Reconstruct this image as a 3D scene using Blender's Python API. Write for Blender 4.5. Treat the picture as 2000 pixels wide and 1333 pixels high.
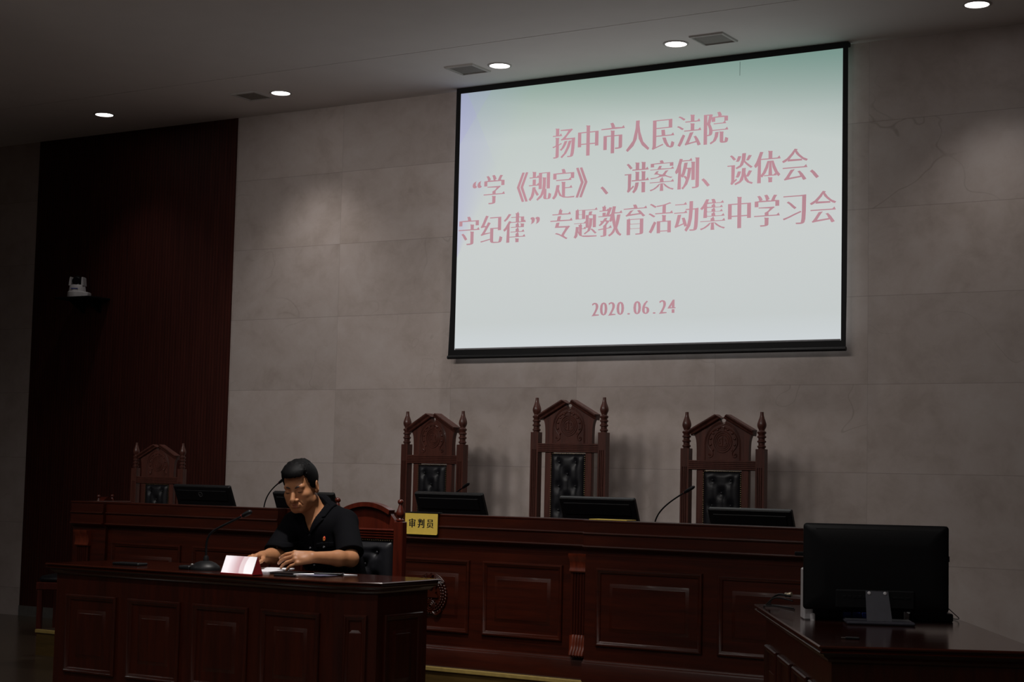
import bpy, math, random
import numpy as np
from mathutils import Matrix, Vector

scene = bpy.context.scene
COL = scene.collection
for o in list(bpy.data.objects):
    bpy.data.objects.remove(o)

# ------------------------------------------------------------------ camera, world, exposure
CAM = Vector((6.426, -10.0705, 1.2531))
YAW, PITCH, ROLL = -0.555395301, 0.0807114581, 0.0228529271
def make_camera():
    f = Vector((math.sin(YAW) * math.cos(PITCH), math.cos(YAW) * math.cos(PITCH), math.sin(PITCH)))
    r = f.cross(Vector((0, 0, 1))).normalized()
    u = r.cross(f)
    c, s = math.cos(ROLL), math.sin(ROLL)
    R = c * r + s * u
    U = -s * r + c * u
    M = Matrix(((R.x, U.x, -f.x, CAM.x), (R.y, U.y, -f.y, CAM.y), (R.z, U.z, -f.z, CAM.z), (0, 0, 0, 1)))
    cd = bpy.data.cameras.new('camera')
    cd.sensor_fit = 'HORIZONTAL'
    cd.sensor_width = 36.0
    cd.lens = 36.0 * 3300.0 / 2000.0
    cd.clip_start = 0.05
    cd.clip_end = 100
    ob = bpy.data.objects.new('camera', cd)
    COL.objects.link(ob)
    ob.matrix_world = M
    scene.camera = ob
make_camera()

world = bpy.data.worlds.new('world')
scene.world = world
world.use_nodes = True
world.node_tree.nodes['Background'].inputs[0].default_value = (0.02, 0.02, 0.022, 1)
world.node_tree.nodes['Background'].inputs[1].default_value = 0.3

scene.view_settings.view_transform = 'Standard'
scene.view_settings.look = 'None'
scene.view_settings.exposure = 0.0
scene.view_settings.gamma = 1.0
scene.view_settings.use_curve_mapping = False

# lamp powers (W): narrow downlights over the wall, added wash lights, and downlights further out in the hall
P_WALL = 10.0
P_DESK = 105.0
P_WASH = 20.5
P_HALL = 24.0
LAMP_COL = (1.0, 0.95, 0.90)
CEIL = 4.048
PLAT = 0.17
WALL_LAMPS = [(-3.31, -0.58), (-1.54, -0.55), (0.357, -0.53), (1.677, -0.51), (3.62, -0.53)]
WALL_GAIN = [0.35, 1.0, 0.9, 0.9, 0.65]
DESK_LAMPS = [(1.5, -3.85)]
ADDED_WASH = [((-1.5, -5.0), (-1.0, 0.0, 1.75), 1.7), ((-0.3, -5.0), (-0.6, 0.0, 1.75), 1.75), ((0.9, -5.0), (0.6, 0.0, 1.75), 1.2), ((2.1, -5.0), (2.1, 0.0, 1.7), 0.9), ((3.3, -5.0), (3.2, 0.0, 1.6), 0.6)]  # unseen spots added to brighten the back wall
HALL_LAMPS = [(-3.3, -6.3), (1.4, -6.3), (4.6, -6.3), (-1.0, -9.6), (2.5, -9.6), (6.0, -9.6)]
ADDED_PANELS = [(-3.1, -7.35), (0.6, -7.35), (4.3, -7.35)]  # unseen glowing panels added so the name card has something bright to reflect

def lamp(name, loc, power, size, angle=150, blend=0.6, col=LAMP_COL, aim=None):
    ld = bpy.data.lights.new(name, 'SPOT')
    ld.energy = power * 4
    ld.spot_size = math.radians(angle)
    ld.spot_blend = blend
    ld.shadow_soft_size = size
    ld.color = col
    ob = bpy.data.objects.new(name, ld)
    COL.objects.link(ob)
    ob.location = loc
    if aim:
        ob.rotation_euler = (Vector(aim) - Vector(loc)).to_track_quat('-Z', 'Y').to_euler()
    return ob
for (x, y), g in zip(WALL_LAMPS, WALL_GAIN):
    lamp('downlight_lamp', (x, y, CEIL - 0.03), P_WALL * g, 0.06, 96, 1.0)
for (x, y) in DESK_LAMPS:
    lamp('downlight_lamp', (x, y, CEIL - 0.03), P_DESK, 0.07, 60, 1.0, aim=(1.15, -3.4, 0.8))
for (x, y), aim, g in ADDED_WASH:
    lamp('added_wash_lamp', (x, y, CEIL - 0.10), P_WASH * g, 0.30, 72, 1.0, aim=aim)
for (x, y) in HALL_LAMPS:
    lamp('downlight_lamp', (x, y, CEIL - 0.03), P_HALL, 0.09, 165, 0.8)

# ------------------------------------------------------------------ helpers
class MB:
    """collects geometry; build() links it as ONE mesh object"""
    def __init__(self, M=None):
        self.v = []; self.f = []; self.M = M or Matrix.Identity(4)
    def add(self, vs, fs):
        n = len(self.v)
        M = self.M
        self.v += [tuple(M @ Vector(p)) for p in vs]
        self.f += [tuple(i + n for i in f) for f in fs]
        return self
    def box(self, x0, x1, y0, y1, z0, z1):
        return self.add([(x0, y0, z0), (x1, y0, z0), (x1, y1, z0), (x0, y1, z0), (x0, y0, z1), (x1, y0, z1), (x1, y1, z1), (x0, y1, z1)],
                        [(0, 3, 2, 1), (4, 5, 6, 7), (0, 1, 5, 4), (1, 2, 6, 5), (2, 3, 7, 6), (3, 0, 4, 7)])
    def bbox(self, x0, x1, y0, y1, z0, z1, b=0.004):
        """box with chamfered edges"""
        vs = []; idx = {}
        for ix, x in enumerate((x0, x1)):
            for iy, y in enumerate((y0, y1)):
                for iz, z in enumerate((z0, z1)):
                    sx, sy, sz = (b, -b)[ix], (b, -b)[iy], (b, -b)[iz]
                    idx[ix, iy, iz, 0] = len(vs); vs.append((x, y + sy, z + sz))
                    idx[ix, iy, iz, 1] = len(vs); vs.append((x + sx, y, z + sz))
                    idx[ix, iy, iz, 2] = len(vs); vs.append((x + sx, y + sy, z))
        fs = []
        I = lambda a, b_, c, k: idx[a, b_, c, k]
        fs += [(I(0,0,0,0), I(0,0,1,0), I(0,1,1,0), I(0,1,0,0)), (I(1,0,0,0), I(1,1,0,0), I(1,1,1,0), I(1,0,1,0))]
        fs += [(I(0,0,0,1), I(1,0,0,1), I(1,0,1,1), I(0,0,1,1)), (I(0,1,0,1), I(0,1,1,1), I(1,1,1,1), I(1,1,0,1))]
        fs += [(I(0,0,0,2), I(0,1,0,2), I(1,1,0,2), I(1,0,0,2)), (I(0,0,1,2), I(1,0,1,2), I(1,1,1,2), I(0,1,1,2))]
        for a in (0, 1):
            for c in (0, 1):
                fs.append((I(0,a,c,1), I(1,a,c,1), I(1,a,c,2), I(0,a,c,2)))
                fs.append((I(a,0,c,0), I(a,1,c,0), I(a,1,c,2), I(a,0,c,2)))
                fs.append((I(a,c,0,0), I(a,c,1,0), I(a,c,1,1), I(a,c,0,1)))
                for d in (0, 1):
                    fs.append((I(a,c,d,0), I(a,c,d,1), I(a,c,d,2)))
        return self.add(vs, fs)
    def prism(self, poly, a0, a1, axis='x'):
        """poly of 2D points swept along an axis; x: (y,z), y: (x,z), z: (x,y)"""
        n = len(poly)
        def P(p, a):
            return {'x': (a, p[0], p[1]), 'y': (p[0], a, p[1]), 'z': (p[0], p[1], a)}[axis]
        vs = [P(p, a0) for p in poly] + [P(p, a1) for p in poly]
        fs = [tuple(range(n)), tuple(reversed(range(n, 2 * n)))]
        fs += [(i, i + n, (i + 1) % n + n, (i + 1) % n) for i in range(n)]
        return self.add(vs, fs)
    def lathe(self, prof, c=(0, 0, 0), n=16, axis='z'):
        vs = []; fs = []
        for (r, h) in prof:
            for k in range(n):
                a = 2 * math.pi * k / n
                p = (r * math.cos(a), r * math.sin(a), h)
                if axis == 'y': p = (p[0], h, p[1])
                vs.append((p[0] + c[0], p[1] + c[1], p[2] + c[2]))
        m = len(prof)
        for i in range(m - 1):
            for k in range(n):
                fs.append((i * n + k, i * n + (k + 1) % n, (i + 1) * n + (k + 1) % n, (i + 1) * n + k))
        if prof[0][0] > 1e-6: fs.append(tuple(reversed(range(n))))
        if prof[-1][0] > 1e-6: fs.append(tuple(range((m - 1) * n, m * n)))
        return self.add(vs, fs)
    def tube(self, pts, r, n=8, cap=True):
        pts = [Vector(p) for p in pts]
        m = len(pts)
        rs = r if isinstance(r, (list, tuple)) else [r] * m
        vs = []; fs = []
        up = None
        for i in range(m):
            t = (pts[min(i + 1, m - 1)] - pts[max(i - 1, 0)]).normalized()
            if up is None:
                up = t.orthogonal().normalized()
            up = (up - t * up.dot(t))
            up = up.normalized() if up.length > 1e-6 else t.orthogonal().normalized()
            w = t.cross(up)
            for k in range(n):
                a = 2 * math.pi * k / n
                vs.append(tuple(pts[i] + rs[i] * (math.cos(a) * up + math.sin(a) * w)))
        for i in range(m - 1):
            for k in range(n):
                fs.append((i * n + k, i * n + (k + 1) % n, (i + 1) * n + (k + 1) % n, (i + 1) * n + k))
        if cap:
            fs.append(tuple(reversed(range(n)))); fs.append(tuple(range((m - 1) * n, m * n)))
        return self.add(vs, fs)
    def ell(self, c, r, nu=12, nv=8, R=None):
        vs = [(0, 0, -1)]; fs = []
        for j in range(1, nv):
            t = -math.pi / 2 + math.pi * j / nv
            for k in range(nu):
                a = 2 * math.pi * k / nu
                vs.append((math.cos(t) * math.cos(a), math.cos(t) * math.sin(a), math.sin(t)))
        vs.append((0, 0, 1))
        top = len(vs) - 1
        for k in range(nu):
            k2 = (k + 1) % nu
            fs.append((0, 1 + k2, 1 + k))
            for j in range(nv - 2):
                a = 1 + j * nu
                fs.append((a + k, a + k2, a + nu + k2, a + nu + k))
            fs.append((top - nu + k, top - nu + k2, top))
        rr = (r, r, r) if isinstance(r, (int, float)) else r
        out = []
        for p in vs:
            q = Vector((p[0] * rr[0], p[1] * rr[1], p[2] * rr[2]))
            if R is not None: q = R @ q
            out.append(tuple(q + Vector(c)))
        return self.add(out, fs)
    def sweep_rect(self, x0, x1, z0, z1, prof, y):
        """moulding round a rectangle facing -Y; prof = (inset, protrusion) points"""
        vs = []; fs = []
        for (d, h) in prof:
            vs += [(x0 + d, y - h, z0 + d), (x1 - d, y - h, z0 + d), (x1 - d, y - h, z1 - d), (x0 + d, y - h, z1 - d)]
        for i in range(len(prof) - 1):
            for k in range(4):
                k2 = (k + 1) % 4
                fs.append((i * 4 + k, i * 4 + k2, i * 4 + 4 + k2, i * 4 + 4 + k))
        e = (len(prof) - 1) * 4
        fs.append((e, e + 1, e + 2, e + 3))
        return self.add(vs, fs)
    def build(self, name, mat, parent=None, smooth=35, label=None):
        me = bpy.data.meshes.new(name)
        me.from_pydata(self.v, [], self.f)
        me.update()
        fix_normals(me)
        if mat: me.materials.append(mat)
        if smooth:
            me.shade_smooth()
            me.set_sharp_from_angle(angle=math.radians(smooth))
        ob = bpy.data.objects.new(name, me)
        COL.objects.link(ob)
        if parent: ob.parent = parent
        if label: ob['label'] = label
        return ob

import bmesh
def fix_normals(me):
    bm = bmesh.new(); bm.from_mesh(me)
    bmesh.ops.recalc_face_normals(bm, faces=bm.faces)
    bm.to_mesh(me); bm.free()

def tag(o, label, cat, group=None, kind=None):
    o['label'] = label; o['category'] = cat
    if group: o['group'] = group
    if kind: o['kind'] = kind
    return o
def thing(name, label, cat, loc=(0, 0, 0), rz=0.0, group=None):
    o = bpy.data.objects.new(name, None)
    o.empty_display_size = 0.1
    COL.objects.link(o)
    o.location = loc; o.rotation_euler = (0, 0, rz)
    return tag(o, label, cat, group)
def struct(o):
    o['kind'] = 'structure'
    return o
def dup(root, loc, label=None, rz=None, group=None):
    r = root.copy(); COL.objects.link(r); r.location = loc
    if rz is not None: r.rotation_euler = (0, 0, rz)
    if label: r['label'] = label
    if group: r['group'] = group
    for ch in list(root.children):
        c = ch.copy(); COL.objects.link(c); c.parent = r
        for g in list(ch.children):
            d = g.copy(); COL.objects.link(d); d.parent = c
    return r
def bez(p0, p1, p2, p3, n=12):
    p0, p1, p2, p3 = map(Vector, (p0, p1, p2, p3))
    out = []
    for i in range(n + 1):
        t = i / n
        out.append((1-t)**3 * p0 + 3*t*(1-t)**2 * p1 + 3*t*t*(1-t) * p2 + t**3 * p3)
    return out
def arc(cx, cz, r, a0, a1, n=10):
    return [(cx + r * math.cos(math.radians(a0 + (a1 - a0) * i / n)), cz + r * math.sin(math.radians(a0 + (a1 - a0) * i / n))) for i in range(n + 1)]

# ------------------------------------------------------------------ materials
class NT:
    def __init__(self, name):
        self.m = bpy.data.materials.new(name); self.m.use_nodes = True
        self.t = self.m.node_tree; self.n = self.t.nodes
        self.b = self.n['Principled BSDF']
    def node(self, typ, **kw):
        nd = self.n.new(typ)
        for k, v in kw.items():
            if k in nd.inputs: nd.inputs[k].default_value = v
            else: setattr(nd, k, v)
        return nd
    def link(self, a, b): self.t.links.new(a, b)
    def coord(self, scale=(1, 1, 1), out='Object'):
        c = self.node('ShaderNodeTexCoord'); mp = self.node('ShaderNodeMapping')
        mp.inputs['Scale'].default_value = scale
        self.link(c.outputs[out], mp.inputs[0])
        return mp.outputs[0]
    def noise(self, vec, scale, detail=4, rough=0.55, dist=0.0):
        nd = self.node('ShaderNodeTexNoise')
        nd.inputs['Scale'].default_value = scale; nd.inputs['Detail'].default_value = detail
        nd.inputs['Roughness'].default_value = rough; nd.inputs['Distortion'].default_value = dist
        self.link(vec, nd.inputs['Vector'])
        return nd.outputs['Fac']
    def ramp(self, fac, stops):
        nd = self.node('ShaderNodeValToRGB')
        el = nd.color_ramp.elements
        while len(el) < len(stops): el.new(0.5)
        for e, (p, c) in zip(el, stops):
            e.position = p; e.color = (c[0], c[1], c[2], 1) if not isinstance(c, (int, float)) else (c, c, c, 1)
        self.link(fac, nd.inputs[0])
        return nd.outputs[0]
    def mix(self, fac, a, b, blend='MIX'):
        nd = self.node('ShaderNodeMix'); nd.data_type = 'RGBA'; nd.blend_type = blend
        for s, x in ((nd.inputs[0], fac), (nd.inputs[6], a), (nd.inputs[7], b)):
            if isinstance(x, (int, float)): s.default_value = x
            elif isinstance(x, tuple): s.default_value = (x[0], x[1], x[2], 1)
            else: self.link(x, s)
        return nd.outputs[2]
    def math(self, op, a, b=0.0, c=0.0, clamp=False):
        nd = self.node('ShaderNodeMath'); nd.operation = op; nd.use_clamp = clamp
        for s, x in zip(nd.inputs, (a, b, c)):
            if isinstance(x, (int, float)): s.default_value = x
            else: self.link(x, s)
        return nd.outputs[0]
    def bump(self, h, strength=0.3, dist=0.002):
        nd = self.node('ShaderNodeBump'); nd.inputs['Strength'].default_value = strength; nd.inputs['Distance'].default_value = dist
        self.link(h, nd.inputs['Height']); self.link(nd.outputs[0], self.b.inputs['Normal'])

def plain(name, col, rough=0.5, metal=0.0, spec=0.5, var=0.12, scale=30, bump=0.0, coat=0.0):
    t = NT(name); b = t.b
    f = t.noise(t.coord(), scale, 3)
    lo = tuple(c * (1 - var) for c in col); hi = tuple(min(1, c * (1 + var)) for c in col)
    t.link(t.ramp(f, [(0.3, lo), (0.7, hi)]), b.inputs['Base Color'])
    b.inputs['Roughness'].default_value = rough; b.inputs['Metallic'].default_value = metal
    b.inputs['Specular IOR Level'].default_value = spec
    if coat: b.inputs['Coat Weight'].default_value = coat; b.inputs['Coat Roughness'].default_value = 0.12
    if bump: t.bump(f, bump, 0.001)
    return t.m
def wood(name, col, rough=0.35, axis='z', coat=0.3, var=0.4):
    t = NT(name); b = t.b
    sc = {'x': (0.6, 9, 9), 'z': (9, 9, 0.6), 'y': (9, 0.6, 9)}[axis]
    v = t.coord(sc)
    g = t.noise(v, 3.0, 6, 0.6, 0.6)
    fine = t.noise(v, 22.0, 3, 0.6)
    f = t.math('ADD', t.math('MULTIPLY', g, 0.7), t.math('MULTIPLY', fine, 0.3))
    lo = tuple(c * (1 - var) for c in col); hi = tuple(c * (1 + var) for c in col)
    t.link(t.ramp(f, [(0.35, lo), (0.65, hi)]), b.inputs['Base Color'])
    b.inputs['Roughness'].default_value = rough
    b.inputs['Specular IOR Level'].default_value = 0.4
    b.inputs['Coat Weight'].default_value = coat; b.inputs['Coat Roughness'].default_value = 0.15
    t.bump(fine, 0.05, 0.0005)
    return t.m

def stone_mat():
    t = NT('beige_marble'); b = t.b
    geo = t.node('ShaderNodeNewGeometry')
    sep = t.node('ShaderNodeSeparateXYZ'); t.link(geo.outputs['Position'], sep.inputs[0])
    x, y, z = sep.outputs
    u = t.math('ADD', x, y)
    HT, WT = 0.5508, 1.0385
    fz = t.math('DIVIDE', t.math('SUBTRACT', z, 1.3311 - HT * 4), HT)
    fx = t.math('DIVIDE', t.math('SUBTRACT', u, -1.372 - WT * 8), WT)
    def joint(f, w):
        d = t.math('ABSOLUTE', t.math('SUBTRACT', t.math('FRACT', f), 0.5))
        return t.math('GREATER_THAN', d, 0.5 - w)
    j = t.math('MAXIMUM', joint(fz, 0.0035), t.math('MULTIPLY', joint(fx, 0.0018), 0.6))
    # every slab has its own tint and its own piece of veining
    cell = t.node('ShaderNodeCombineXYZ')
    t.link(t.math('FLOOR', fx), cell.inputs[0]); t.link(t.math('FLOOR', fz), cell.inputs[1])
    wn = t.node('ShaderNodeTexWhiteNoise'); wn.noise_dimensions = '3D'; t.link(cell.outputs[0], wn.inputs[0])
    p = t.node('ShaderNodeCombineXYZ')
    t.link(t.math('ADD', u, t.math('MULTIPLY', wn.outputs['Value'], 37.0)), p.inputs[0]); t.link(z, p.inputs[1])
    t.link(t.math('MULTIPLY', wn.outputs['Value'], 11.0), p.inputs[2])
    P = p.outputs[0]
    big = t.noise(P, 1.6, 6, 0.6, 0.8)
    mid = t.noise(P, 7.0, 5, 0.65, 0.4)
    fine = t.noise(P, 60.0, 3, 0.6)
    vn = t.noise(P, 1.0, 3, 0.5, 0.5)
    vein = t.math('ABSOLUTE', t.math('SUBTRACT', vn, 0.5))
    vmask = t.ramp(vein, [(0.0, 1.0), (0.004, 0.0)])
    patch = t.ramp(t.noise(P, 0.9, 2), [(0.52, 0.0), (0.68, 1.0)])
    spot = t.ramp(t.noise(P, 5.0, 6, 0.7, 1.2), [(0.70, 0.0), (0.76, 1.0)])
    base = t.ramp(t.math('ADD', t.math('MULTIPLY', big, 0.6), t.math('MULTIPLY', mid, 0.4)),
                  [(0.34, (0.405, 0.338, 0.305)), (0.5, (0.50, 0.428, 0.402)), (0.66, (0.56, 0.495, 0.475))])
    base = t.mix(t.math('MULTIPLY', fine, 0.18), base, (0.40, 0.34, 0.30))
    base = t.mix(t.math('MULTIPLY', t.math('MULTIPLY', vmask, patch), 0.5), base, (0.25, 0.20, 0.16))
    base = t.mix(t.math('MULTIPLY', spot, 0.6), base, (0.30, 0.235, 0.17))
    tint = t.math('ADD', 0.93, t.math('MULTIPLY', wn.outputs['Value'], 0.12))
    tc = t.node('ShaderNodeCombineColor')
    for i in range(3): t.link(tint, tc.inputs[i])
    base = t.mix(1.0, base, tc.outputs[0], 'MULTIPLY')
    base = t.mix(t.math('MULTIPLY', j, 0.42), base, (0.17, 0.14, 0.12))
    t.link(base, b.inputs['Base Color'])
    b.inputs['Roughness'].default_value = 0.55
    b.inputs['Specular IOR Level'].default_value = 0.25
    return t.m
def slat_mat():
    """fine vertical ribs of the dark wall panelling"""
    t = NT('ribbed_dark_wood'); b = t.b
    geo = t.node('ShaderNodeNewGeometry')
    sep = t.node('ShaderNodeSeparateXYZ'); t.link(geo.outputs['Position'], sep.inputs[0])
    fx = t.math('FRACT', t.math('DIVIDE', sep.outputs[0], 0.03))
    g = t.noise(t.coord((12, 12, 0.7)), 3, 5)
    col = t.ramp(g, [(0.3, (0.040, 0.0085, 0.0055)), (0.7, (0.066, 0.015, 0.010))])
    gap = t.ramp(t.math('ABSOLUTE', t.math('SUBTRACT', fx, 0.5)), [(0.38, 0.0), (0.46, 1.0)])
    t.link(t.mix(t.math('MULTIPLY', gap, 0.75), col, (0.006, 0.002, 0.0015)), b.inputs['Base Color'])
    b.inputs['Roughness'].default_value = 0.6
    b.inputs['Specular IOR Level'].default_value = 0.2
    return t.m
def floor_mat():
    t = NT('polished_dark_floor'); b = t.b
    v = t.coord()
    br = t.node('ShaderNodeTexBrick'); t.link(v, br.inputs[0])
    br.inputs['Scale'].default_value = 1.0; br.offset = 0
    br.inputs['Brick Width'].default_value = 0.8; br.inputs['Row Height'].default_value = 0.8; br.inputs['Mortar Size'].default_value = 0.003
    br.inputs['Color1'].default_value = (0.075, 0.055, 0.038, 1); br.inputs['Color2'].default_value = (0.085, 0.062, 0.042, 1); br.inputs['Mortar'].default_value = (0.03, 0.022, 0.016, 1)
    n = t.noise(v, 3, 6, 0.6, 0.8)
    t.link(t.mix(t.math('MULTIPLY', n, 0.5), br.outputs[0], (0.05, 0.035, 0.024)), b.inputs['Base Color'])
    b.inputs['Roughness'].default_value = 0.22
    return t.m
def glow(name, col, strength):
    t = NT(name)
    t.b.inputs['Base Color'].default_value = (0.5, 0.5, 0.5, 1)
    t.b.inputs['Emission Color'].default_value = (*col, 1)
    n = t.noise(t.coord(), 3, 1)
    t.link(t.math('MULTIPLY_ADD', n, 0.02 * strength, strength), t.b.inputs['Emission Strength'])
    return t.m

M_STONE = stone_mat()
M_SLAT = slat_mat()
M_FLOOR = floor_mat()
M_CEIL = plain('white_ceiling_paint', (0.80, 0.755, 0.74), 0.75, spec=0.15, var=0.015, scale=4)
M_ROOM = plain('hall_wall_paint', (0.20, 0.17, 0.15), 0.8, spec=0.1, var=0.05, scale=2)
M_WOOD = wood('dark_red_mahogany', (0.042, 0.0058, 0.0013), 0.38, 'x', 0.15)
M_WOODZ = wood('dark_red_mahogany_upright', (0.042, 0.0058, 0.0013), 0.38, 'z', 0.15)
M_WOODTOP = wood('polished_mahogany_top', (0.032, 0.005, 0.0018), 0.16, 'x', 0.6)
M_CARVE = wood('lighter_red_carved_wood', (0.13, 0.022, 0.009), 0.30, 'z', 0.4)
M_CHAIR = wood('brown_red_chair_wood', (0.085, 0.026, 0.018), 0.42, 'z', 0.2)
M_CHAIRRED = wood('red_chair_wood', (0.072, 0.009, 0.0035), 0.36, 'z', 0.3)
M_LEATHER = plain('black_tufted_leather', (0.009, 0.009, 0.012), 0.45, spec=0.4, var=0.2, scale=60, bump=0.15)
M_BRASS = plain('dull_brass', (0.25, 0.19, 0.10), 0.4, 0.8)
M_BLACK = plain('black_plastic', (0.005, 0.005, 0.006), 0.46, spec=0.26, var=0.1, scale=80)
M_BLACKM = plain('matt_black_plastic', (0.0045, 0.0045, 0.0055), 0.5, spec=0.22, var=0.1, scale=80)
M_GREYP = plain('dark_grey_plastic', (0.032, 0.031, 0.042), 0.5, spec=0.3)
M_SKIRT = plain('grey_stone_skirting', (0.13, 0.125, 0.115), 0.5)
M_STRIP = plain('brass_yellow_edge_strip', (0.34, 0.24, 0.07), 0.5)
M_OLIVE = wood('olive_brown_riser_wood', (0.085, 0.050, 0.013), 0.4, 'x', 0.15, 0.3)
M_YELLOW = plain('yellow_card', (0.92, 0.66, 0.12), 0.4, var=0.03)
M_INK = plain('black_ink', (0.012, 0.011, 0.010), 0.6)
M_CREAM = plain('ivory_plastic', (0.62, 0.60, 0.62), 0.4, var=0.04)
M_VENT = plain('grey_vent_metal', (0.27, 0.25, 0.225), 0.6, var=0.05)
M_VENTF = plain('white_vent_frame', (0.50, 0.47, 0.45), 0.6, var=0.03)
M_DARKGAP = plain('shadow_gap_black', (0.01, 0.01, 0.01), 0.9)
M_PAPER = plain('white_paper', (0.72, 0.72, 0.76), 0.7, var=0.03)
M_PAPERDK = plain('printed_photo_sheet', (0.10, 0.10, 0.16), 0.45, var=0.5, scale=25)
M_BLUE = plain('blue_plastic', (0.04, 0.08, 0.42), 0.4)
M_RED = plain('red_card', (0.30, 0.012, 0.016), 0.35)
M_CHROME = plain('chrome', (0.6, 0.6, 0.6), 0.15, 1.0)
M_GOLDC = plain('gold_connector', (0.5, 0.42, 0.3), 0.35, 0.7)
# ------------------------------------------------------------------ room shell
XL, XR, YF = -6.6, 9.2, -16.5
def shell():
    b = MB(); b.box(XL, XR, YF, 0.2, -0.15, 0.0); struct(b.build('floor', M_FLOOR))
    b = MB(); b.box(XL, -4.653, 0.0, 0.2, 0, CEIL + 0.2); b.box(-2.423, XR, 0.0, 0.2, 0, CEIL + 0.2)
    b.box(-4.653, -2.423, 0.02, 0.2, 0, CEIL + 0.2)
    struct(b.build('wall_back', M_STONE))
    b = MB(); b.box(-4.653, -2.423, -0.004, 0.02, 0.085, CEIL); struct(b.build('trim_1', M_SLAT))
    b = MB(); b.box(-4.653, -2.423, -0.012, 0.02, 0, 0.085); struct(b.build('baseboard_back', M_SKIRT))
    b = MB(); b.box(XL - 0.2, XL, YF, 0.2, 0, CEIL + 0.2); struct(b.build('wall_left', M_ROOM))
    b = MB(); b.box(XR, XR + 0.2, YF, 0.2, 0, CEIL + 0.2); struct(b.build('wall_right', M_ROOM))
    b = MB(); b.box(XL, XR, YF - 0.2, YF, 0, CEIL + 0.2); struct(b.build('wall_front', M_ROOM))
    # ceiling: band along the wall, then the hall ceiling beyond a narrow shadow gap
    b = MB(); b.box(XL, XR, -1.070, 0.0, CEIL, CEIL + 0.12); b.box(XL, XR, YF, -1.078, CEIL, CEIL + 0.12)
    b.box(XL, XR, YF, 0.0, CEIL + 0.1, CEIL + 0.2)
    struct(b.build('ceiling', M_CEIL))
    # raised platform under the bench
    x0, y0 = -2.26, -2.03
    p = bpy.data.objects.new('platform', None); COL.objects.link(p); struct(p)
    b = MB(); b.box(x0, 4.6, y0 + 0.012, -0.02, 0, PLAT - 0.006); b.build('riser', M_OLIVE, p)
    b = MB(); b.box(x0, 4.6, y0 + 0.03, -0.02, PLAT - 0.006, PLAT); b.build('deck', M_FLOOR, p)
    b = MB(); b.bbox(x0 - 0.004, 4.6, y0, y0 + 0.03, PLAT - 0.022, PLAT + 0.001, 0.003); b.build('edge_strip', M_STRIP, p)
shell()

# ------------------------------------------------------------------ downlights and vents
M_LAMP = glow('lit_lamp_disc', (1.0, 0.97, 0.95), 7.0)
def downlight(x, y, label, group=None):
    t = thing('downlight', label, 'ceiling light', (x, y, CEIL), 0, group)
    b = MB(); b.lathe([(0.083, 0.0), (0.083, -0.004), (0.076, -0.007), (0.069, -0.006), (0.068, -0.001)], n=40); b.build('trim_ring', M_VENTF, t)
    b = MB(); b.lathe([(0.0, -0.0045), (0.05, -0.0045), (0.0685, -0.003)], n=40); b.build('lamp_disc', M_LAMP, t)
    return t
LAMP_LABELS = ['lit round downlight over the dark ribbed panel, farthest left of the row',
               'lit round downlight above the bare marble left of the screen',
               'lit round downlight over the left third of the projection screen',
               'lit round downlight over the right half of the projection screen',
               'lit round downlight in the top right corner, right of the screen']
d0 = None
for (x, y), lab in zip(WALL_LAMPS, LAMP_LABELS):
    d0 = downlight(x, y, lab, 'downlights along the back wall') if d0 is None else dup(d0, (x, y, CEIL), lab)
for (x, y) in DESK_LAMPS:
    dup(d0, (x, y, CEIL), 'round downlight above the front of the desk, out of the picture')
for (x, y) in HALL_LAMPS:
    dup(d0, (x, y, CEIL), 'round downlight far out over the hall, out of the picture', 0, 'downlights over the hall')
def added_wash_light(x, y, aim, g):  # housing for the added wall-fill spots
    t = thing('added_wash_light', 'added black spotlight brightening the back wall, out of the picture', 'spotlight', (x, y, CEIL), 0, 'added spotlights over the hall')
    d = (Vector(aim) - Vector((x, y, CEIL - 0.1))).normalized()
    M = Matrix.Translation((0, 0, -0.10)) @ d.to_track_quat('-Z', 'Y').to_matrix().to_4x4()
    b = MB(); b.lathe([(0.05, 0.0), (0.05, -0.015), (0.012, -0.02), (0.012, -0.10)], n=20); b.build('stem', M_BLACKM, t)
    b = MB(M); b.lathe([(0.04, 0.16), (0.055, 0.15), (0.055, 0.004), (0.050, 0.004), (0.046, 0.03), (0.0, 0.035)], n=24); b.build('barrel', M_BLACKM, t)
for (x, y), aim, g in ADDED_WASH: added_wash_light(x, y, aim, g)
M_PANEL = glow('added_panel_glow', (1.0, 0.98, 0.97), 1.7)
pl = None
for (x, y) in ADDED_PANELS:
    if pl is None:
        pl = thing('added_panel_light', 'added square glowing panel on the hall ceiling, out of the picture', 'ceiling light', (x, y, CEIL), 0, 'added square panels over the hall')
        b = MB(); b.bbox(-0.46, 0.46, -0.46, 0.46, -0.012, 0.0, 0.004); b.build('frame', M_VENTF, pl)
        b = MB(); b.box(-0.43, 0.43, -0.43, 0.43, -0.0135, -0.012); b.build('diffuser', M_PANEL, pl, 0)
    else: dup(pl, (x, y, CEIL))

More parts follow.
